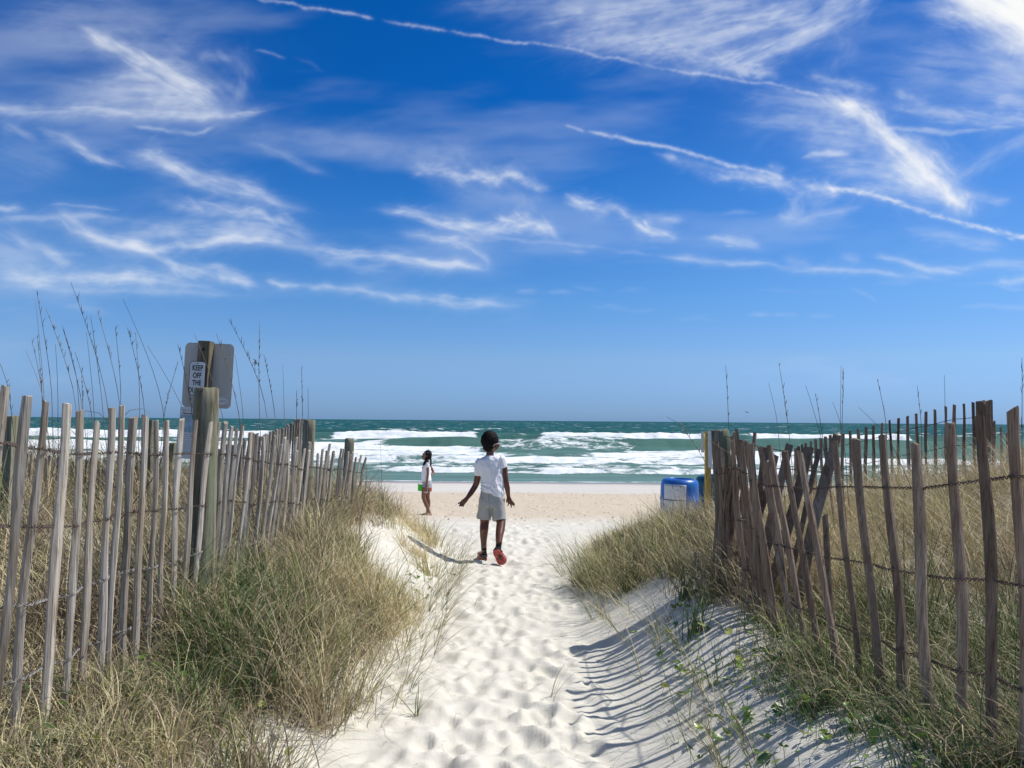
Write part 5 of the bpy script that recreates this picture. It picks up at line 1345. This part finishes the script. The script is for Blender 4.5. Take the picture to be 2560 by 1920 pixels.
# socks and clogs
for nm, pts, rad in (('sock', [B(1034, 1304, 0), B(1035, 1350, 0), B(1037, 1400, 0), B(1038, 1450, .0), B(1036, 1465, .02)], [.0335, .031, .0295, .036, .03]),
                     ('sock', [B(1196, 1252, -.165), B(1193, 1310, -.22), B(1186, 1365, -.255), B(1184, 1400, -.28)], [.036, .0325, .031, .034])):
    s_ = MB(); s_.tube(pts, rad, 16); fused(nm, s_, .004, M_sock, BOY, 2)
def clog(heel, toe, up, side, Ls, parent, sole_only=False):
    ax = (toe-heel).normalized(); Lg = (toe-heel).length; mb = MB()
    prof = [(-.02, .026, .022), (.06, .038, .030), (.25, .042, .034), (.5, .045, .036), (.75, .052, .036), (.92, .046, .028), (1.02, .026, .018)]
    pts = [heel+ax*(Lg*s)+up*(h) for s, w_, h in prof]
    vs = []
    mb.tube(pts, [(w_, h) for s, w_, h in prof], 20, squash=up)
    o = fused('clog', mb, .005, M_clog, parent, 2)
    sb_ = MB(); n = 20; ring = []
    for s, w_, h in [(-.03, .024, 0), (.03, .036, 0), (.2, .043, 0), (.45, .043, 0), (.7, .053, 0), (.88, .050, 0), (.98, .034, 0), (1.04, .012, 0)]: ring.append((s, w_))
    vs = []
    for dz in (-.004, .012):
        for s, w_ in ring: vs.append(heel+ax*(Lg*s)+side*w_+up*dz)
        for s, w_ in ring[::-1]: vs.append(heel+ax*(Lg*s)-side*w_+up*dz)
    k = 2*len(ring); fs = [tuple(range(k)), tuple(range(k, 2*k))[::-1]]+[(i, i+k, (i+1) % k+k, (i+1) % k) for i in range(k)]
    sb_.add(vs, fs); so_ = link('sole', sb_.mesh('sole'), M_sole, None, False); so_.parent = o; so_.matrix_parent_inverse = (parent.matrix_basis.inverted() @ Matrix.Identity(4)) if False else o.matrix_parent_inverse.copy() if False else Matrix.Translation(-Vector(parent.location)) if False else Matrix.Identity(4)
    return o, so_
# left shoe flat on the sand
h1 = B(1034, 1462, -.02); gz1 = H(h1.x, h1.y)
h1.z = gz1+.006; t1 = h1+Vector((-.035, .20, 0)); t1.z = H(t1.x, t1.y)+.006
up = Vector((0, 0, 1)); ax1 = (t1-h1).normalized(); side1 = ax1.cross(up).normalized(); clog(h1, t1, side1.cross(ax1).normalized(), side1, .2, BOY)
# right shoe peeled off the ground, sole towards us
h2 = B(1158, 1398, -.33); t2 = B(1236, 1535, -.30); t2.z = max(t2.z, H(t2.x, t2.y)+.012)
ax2 = (t2-h2).normalized(); upv = Vector((.28, .93, .22)); upv = (upv-ax2*upv.dot(ax2)).normalized(); side2 = ax2.cross(upv).normalized()
clog(h2, t2, upv, side2, .2, BOY)
st_ = MB(); a_ = h2+upv*.03+ax2*.02
st_.tube([a_+side2*.045+ax2*.03, a_+side2*.034-ax2*.020, a_-ax2*.038+upv*.012, a_-side2*.034-ax2*.020, a_-side2*.045+ax2*.03], .009, 8); st_.build('heel_strap', M_strap, BOY)
st_ = MB(); a_ = h1+Vector((0, 0, .045))
st_.tube([a_+side1*.043+ax1*.05, a_+side1*.034-ax1*.010, a_-ax1*.028, a_-side1*.034-ax1*.010, a_-side1*.043+ax1*.05], .008, 8); st_.build('heel_strap', M_strap, BOY)

# ---- the girl with the buckets, in profile
YG = 15.4
def G(u, v, dy=0.0): return at(1020+u*.1205, 1110+v*.1205, YG+dy)
ft = G(420, 1530); GIRL = empty('person', (ft.x, YG, H(ft.x, YG)), 'barefoot girl with black braids, white T-shirt and grey shorts, in profile', 'person')
body = MB()
hg = G(392, 238)
body.ball(hg+Vector((.008, 0, .012)), (.084, .068, .090), None, 20, 14)
body.ball(hg+Vector((-.035, 0, -.042)), (.050, .047, .055), None, 16, 12)
body.ball(hg+Vector((-.062, 0, -.072)), (.024, .026, .020))
body.ball(hg+Vector((-.062, 0, .018)), (.028, .044, .032))
body.tube([hg+Vector((-.084, 0, .008)), hg+Vector((-.104, 0, -.022)), hg+Vector((-.086, 0, -.028))], [.008, .012, .008], 8)
body.tube([hg+Vector((-.086, 0, -.043)), hg+Vector((-.094, 0, -.050)), hg+Vector((-.086, 0, -.060))], [.008, .0095, .008], 8)
body.ball(hg+Vector((.008, -.068, -.008)), (.013, .007, .022))
tb([G(395, 320), G(400, 370), G(395, 410)], [.034, .032, .045])
tb([G(393, 400), G(385, 480), G(380, 600), G(385, 700), G(395, 780), G(385, 880)], [(.055, .075), (.070, .092), (.072, .088), (.070, .086), (.082, .10), (.080, .10)], 16)
tb([G(415, 405, -.10), G(408, 480, -.115), G(415, 620, -.125), G(405, 700, -.13), G(390, 800, -.13), G(382, 870, -.13)], [.030, .028, .0235, .023, .020, .016])
tb([G(420, 405, .10), G(470, 470, .12), G(515, 560, .13), G(528, 608, .12), G(490, 640, .07), G(455, 645, .02)], [.030, .028, .026, .025, .022, .017])
hand(G(382, 868, -.13), G(376, 910, -.13), G(374, 935, -.13),
     [([G(362, 930, -.125), G(352, 960, -.12), G(352, 985, -.115)], [.0085, .008, .007]), ([G(372, 940, -.13), G(366, 972, -.13), G(368, 998, -.125)], [.009, .008, .007]),
      ([G(381, 940, -.135), G(380, 972, -.14), G(380, 1000, -.135)], [.009, .008, .007]), ([G(390, 935, -.14), G(394, 965, -.145), G(392, 990, -.14)], [.0085, .0075, .0065])],
     ([G(368, 900, -.11), G(352, 925, -.10), G(345, 950, -.10)], [.010, .009, .007]))
hand(G(458, 645, .02), G(435, 650, 0), G(420, 655, -.0), [([G(425, 650+6*k, -.0), G(405, 655+7*k, 0)], [.008, .007]) for k in range(4)], ([G(440, 640, .0), G(425, 632, 0)], [.009, .007]))
tb([G(355, 900, -.065), G(332, 1020, -.07), G(322, 1105, -.07), G(345, 1180, -.07), G(385, 1270, -.07), G(425, 1370, -.07), G(462, 1455, -.07)], [.070, .052, .043, .041, .041, .030, .022])
tb([G(405, 900, .06), G(405, 1020, .06), G(408, 1110, .06), G(425, 1190, .06), G(425, 1280, .06), G(405, 1370, .06), G(392, 1440, .06)], [.068, .050, .042, .040, .038, .028, .021])
gz = H(ft.x, YG)
def bare_foot(heel, toe):
    ax = (toe-heel).normalized(); sd = Vector((ax.y, -ax.x, 0)).normalized()
    body.tube([heel-ax*.012, heel+ax*.02, heel+ax*.08, heel+ax*.13, heel+ax*.165], [(.020, .020), (.026, .026), (.030, .020), (.034, .013), (.026, .009)], 12, squash=(0, 0, 1))
    for k in range(5):
        p = heel+ax*(.163-.006*abs(k-1))+sd*(-.024+.012*k); body.tube([p-ax*.02, p+ax*(.018-.002*k)], [.0085, .0075 if k else .010], 6)
hA = G(478, 1492, -.07); hA.z = H(hA.x, hA.y)+.022; tA = G(375, 1500, -.16); tA.z = H(tA.x, tA.y)+.012; bare_foot(hA, tA)
body.tube([G(462, 1450, -.07), hA+Vector((0, 0, .01))], [.022, .025], 10)
hB = G(398, 1482, .06); hB.z = H(hB.x, hB.y)+.022; tB = G(262, 1490, .06); tB.z = H(tB.x, tB.y)+.012; bare_foot(hB, tB)
body.tube([G(393, 1435, .06), hB+Vector((0, 0, .01))], [.021, .024], 10)
fused('body', body, .0055, M_skin2, GIRL, 2)
hb = MB(); hb.ball(hg+Vector((.022, 0, .022)), (.080, .076, .090), None, 20, 14); hb.ball(hg+Vector((.040, 0, -.022)), (.058, .066, .062), None, 16, 12)
rr = random.Random(3)
for k, (sx, sy, ex, ez, ey) in enumerate([(.00, -.066, 318, 452, -.10), (.012, -.068, 330, 440, -.10), (-.008, -.062, 306, 430, -.09), (.02, -.066, 345, 432, -.10), (.05, -.05, 470, 470, -.06), (.07, -.02, 482, 455, -.02), (.06, -.04, 462, 440, -.05), (.075, .0, 476, 480, .0), (-.01, .06, 312, 450, .09)]):
    a0 = hg+Vector((sx, sy, -.02)); e0 = G(ex, ez, ey); mid = a0.lerp(e0, .5)+Vector((.012 if ex > 400 else .012, 0, .01))
    pts = []; n = 16
    for i in range(n+1):
        t = i/n; p = a0.lerp(mid, t*2) if t < .5 else mid.lerp(e0, t*2-1); pts.append(p+Vector((.003*math.sin(i*2.1+k), .003*math.cos(i*1.7), 0)))
    hb.tube(pts, [.009+.0022*math.sin(i*2.6) for i in range(n+1)], 7)
fused('hair', hb, .0045, M_hair, GIRL, 1)
for dx, dz in ((-.030, .062), (.024, .066)):
    cb = MB(); cb.ball(hg+Vector((dx, -.066, dz-.01)), (.010, .005, .006)); cb.build('hair_clip', M_frame, GIRL)
sb = MB()
sb.tube([G(398, 372), G(398, 392), G(393, 430), G(380, 520), G(374, 620), G(380, 700), G(384, 766)], [(.040, .05), (.062, .085), (.082, .108), (.090, .115), (.092, .112), (.098, .115), (.104, .118)], 24)
sb.tube([G(412, 402, -.09), G(405, 440, -.11), G(402, 488, -.118)], [(.040, .034), (.042, .036), (.040, .036)], 14)
sb.tube([G(425, 402, .09), G(455, 440, .11), G(470, 475, .12)], [(.040, .034), (.040, .036), (.038, .036)], 14)
def gshirt_d(co, no):
    f = (fbm(co[:, 0]*24+co[:, 2]*6, co[:, 2]*9+co[:, 1]*10, 431, 4)-.5)*.016; return co+no*f[:, None]
fused('shirt', sb, .0065, M_tee, GIRL, 3, gshirt_d)
pr = MB(); pr.tube([G(294, 478, -.055), G(294, 500, -.055)], [.010, .008], 6); pr.build('shirt_print', M_black, GIRL)
kb = MB()
kb.tube([G(394, 762), G(396, 820), G(388, 900)], [(.094, .105), (.100, .115), (.092, .112)], 22)
kb.tube([G(362, 860, -.06), G(348, 950, -.066), G(340, 1012, -.068)], [(.068, .062), (.064, .06), (.060, .058)], 18)
kb.tube([G(400, 860, .06), G(400, 950, .062), G(402, 1010, .062)], [(.062, .062), (.056, .058), (.052, .056)], 18)
fused('shorts', kb, .0065, M_short2, GIRL, 2, gshirt_d)

# ---- toy buckets
def bucket(c, top_r, h, tilt, mat, label, hand_p):
    o = empty('toy_bucket', c, label, 'toy bucket', 'toy buckets'); n = 28; mb = MB(); vs = []; fs = []
    prof = [(0, 0), (0, top_r*.72), (h*.9, top_r*.96), (h*.9, top_r*1.06), (h, top_r*1.06), (h, top_r*.94), (.006, top_r*.68), (.006, 0)]
    for z, q in prof:
        for k in range(n): vs.append((max(q, .0005)*math.cos(2*PI*k/n), max(q, .0005)*math.sin(2*PI*k/n), z))
    for i in range(len(prof)-1):
        for k in range(n): fs.append((i*n+k, i*n+(k+1) % n, (i+1)*n+(k+1) % n, (i+1)*n+k))
    mb.add(vs, fs); local(mb, 'pail', mat, o, True)
    o.rotation_euler = (0, math.radians(tilt), 0)
    Mi = (Matrix.Translation(c) @ Matrix.Rotation(math.radians(tilt), 4, 'Y')).inverted()
    p = Mi @ hand_p; mb = MB()
    mb.tube([(top_r*1.05, 0, h*.93), (top_r*.8+p.x*.3, 0, h*.93+(p.z-h*.93)*.6), p, (-top_r*.8+p.x*.3, 0, h*.93+(p.z-h*.93)*.55), (-top_r*1.05, 0, h*.93)], .003, 6); local(mb, 'handle', M_frame, o, True)
    return o
M_green = plain('green_plastic', (.03, .72, .035), .35, .05, 8, .5); M_pink = plain('pink_red_plastic', (.85, .04, .09), .35, .05, 8, .5)
bucket(G(240, 972, .02), .053, .125, 8, M_green, 'bright green toy bucket hanging in front of the girl', G(302, 802, .02))
bucket(G(458, 985, .17), .048, .115, -6, M_pink, 'pink red toy bucket half hidden behind the girl', G(448, 790, .17))

# ---- gulls far off over the water
def gull(px, py, Y, label, s=1.0, bank=0):
    t = at(px, py, Y); mb = MB()
    mb.tube([(-.16*s, 0, 0), (-.08*s, 0, .012*s), (.02*s, 0, .015*s), (.12*s, 0, .01*s), (.19*s, 0, 0)], [.006*s, .03*s, .042*s, .034*s, .008*s], 10)
    o = link('gull', mb.mesh('gull'), M_gull, None); o.location = t; o.rotation_euler = (bank, 0, .4); tag(o, label, 'bird')
    for sg in (1, -1):
        wb = MB(); vs = []
        for y, x0, x1, z in ((.02, -.05, .07, .0), (.18, -.03, .09, .07), (.34, -.05, .05, .09), (.5, -.12, -.08, .05)):
            vs += [(x0*s, sg*y*s, z*s), (x1*s, sg*y*s, z*s+.008)]
        wb.add(vs, [(2*i, 2*i+1, 2*i+3, 2*i+2) for i in range(3)]); w_ = link('wing', wb.mesh('wing'), M_gull, None, False); w_.parent = o
        sd = w_.modifiers.new('t', 'SOLIDIFY'); sd.thickness = .01*s
    return o
M_gull = plain('grey_feather', (.06, .06, .07), .7, .1)
gull(638, 908, 60, 'tiny dark bird in the sky right of the metal sign', 1.2, .5)
gull(1867, 1031, 90, 'tiny dark bird low over the horizon above the right fence', 1.0, .2)
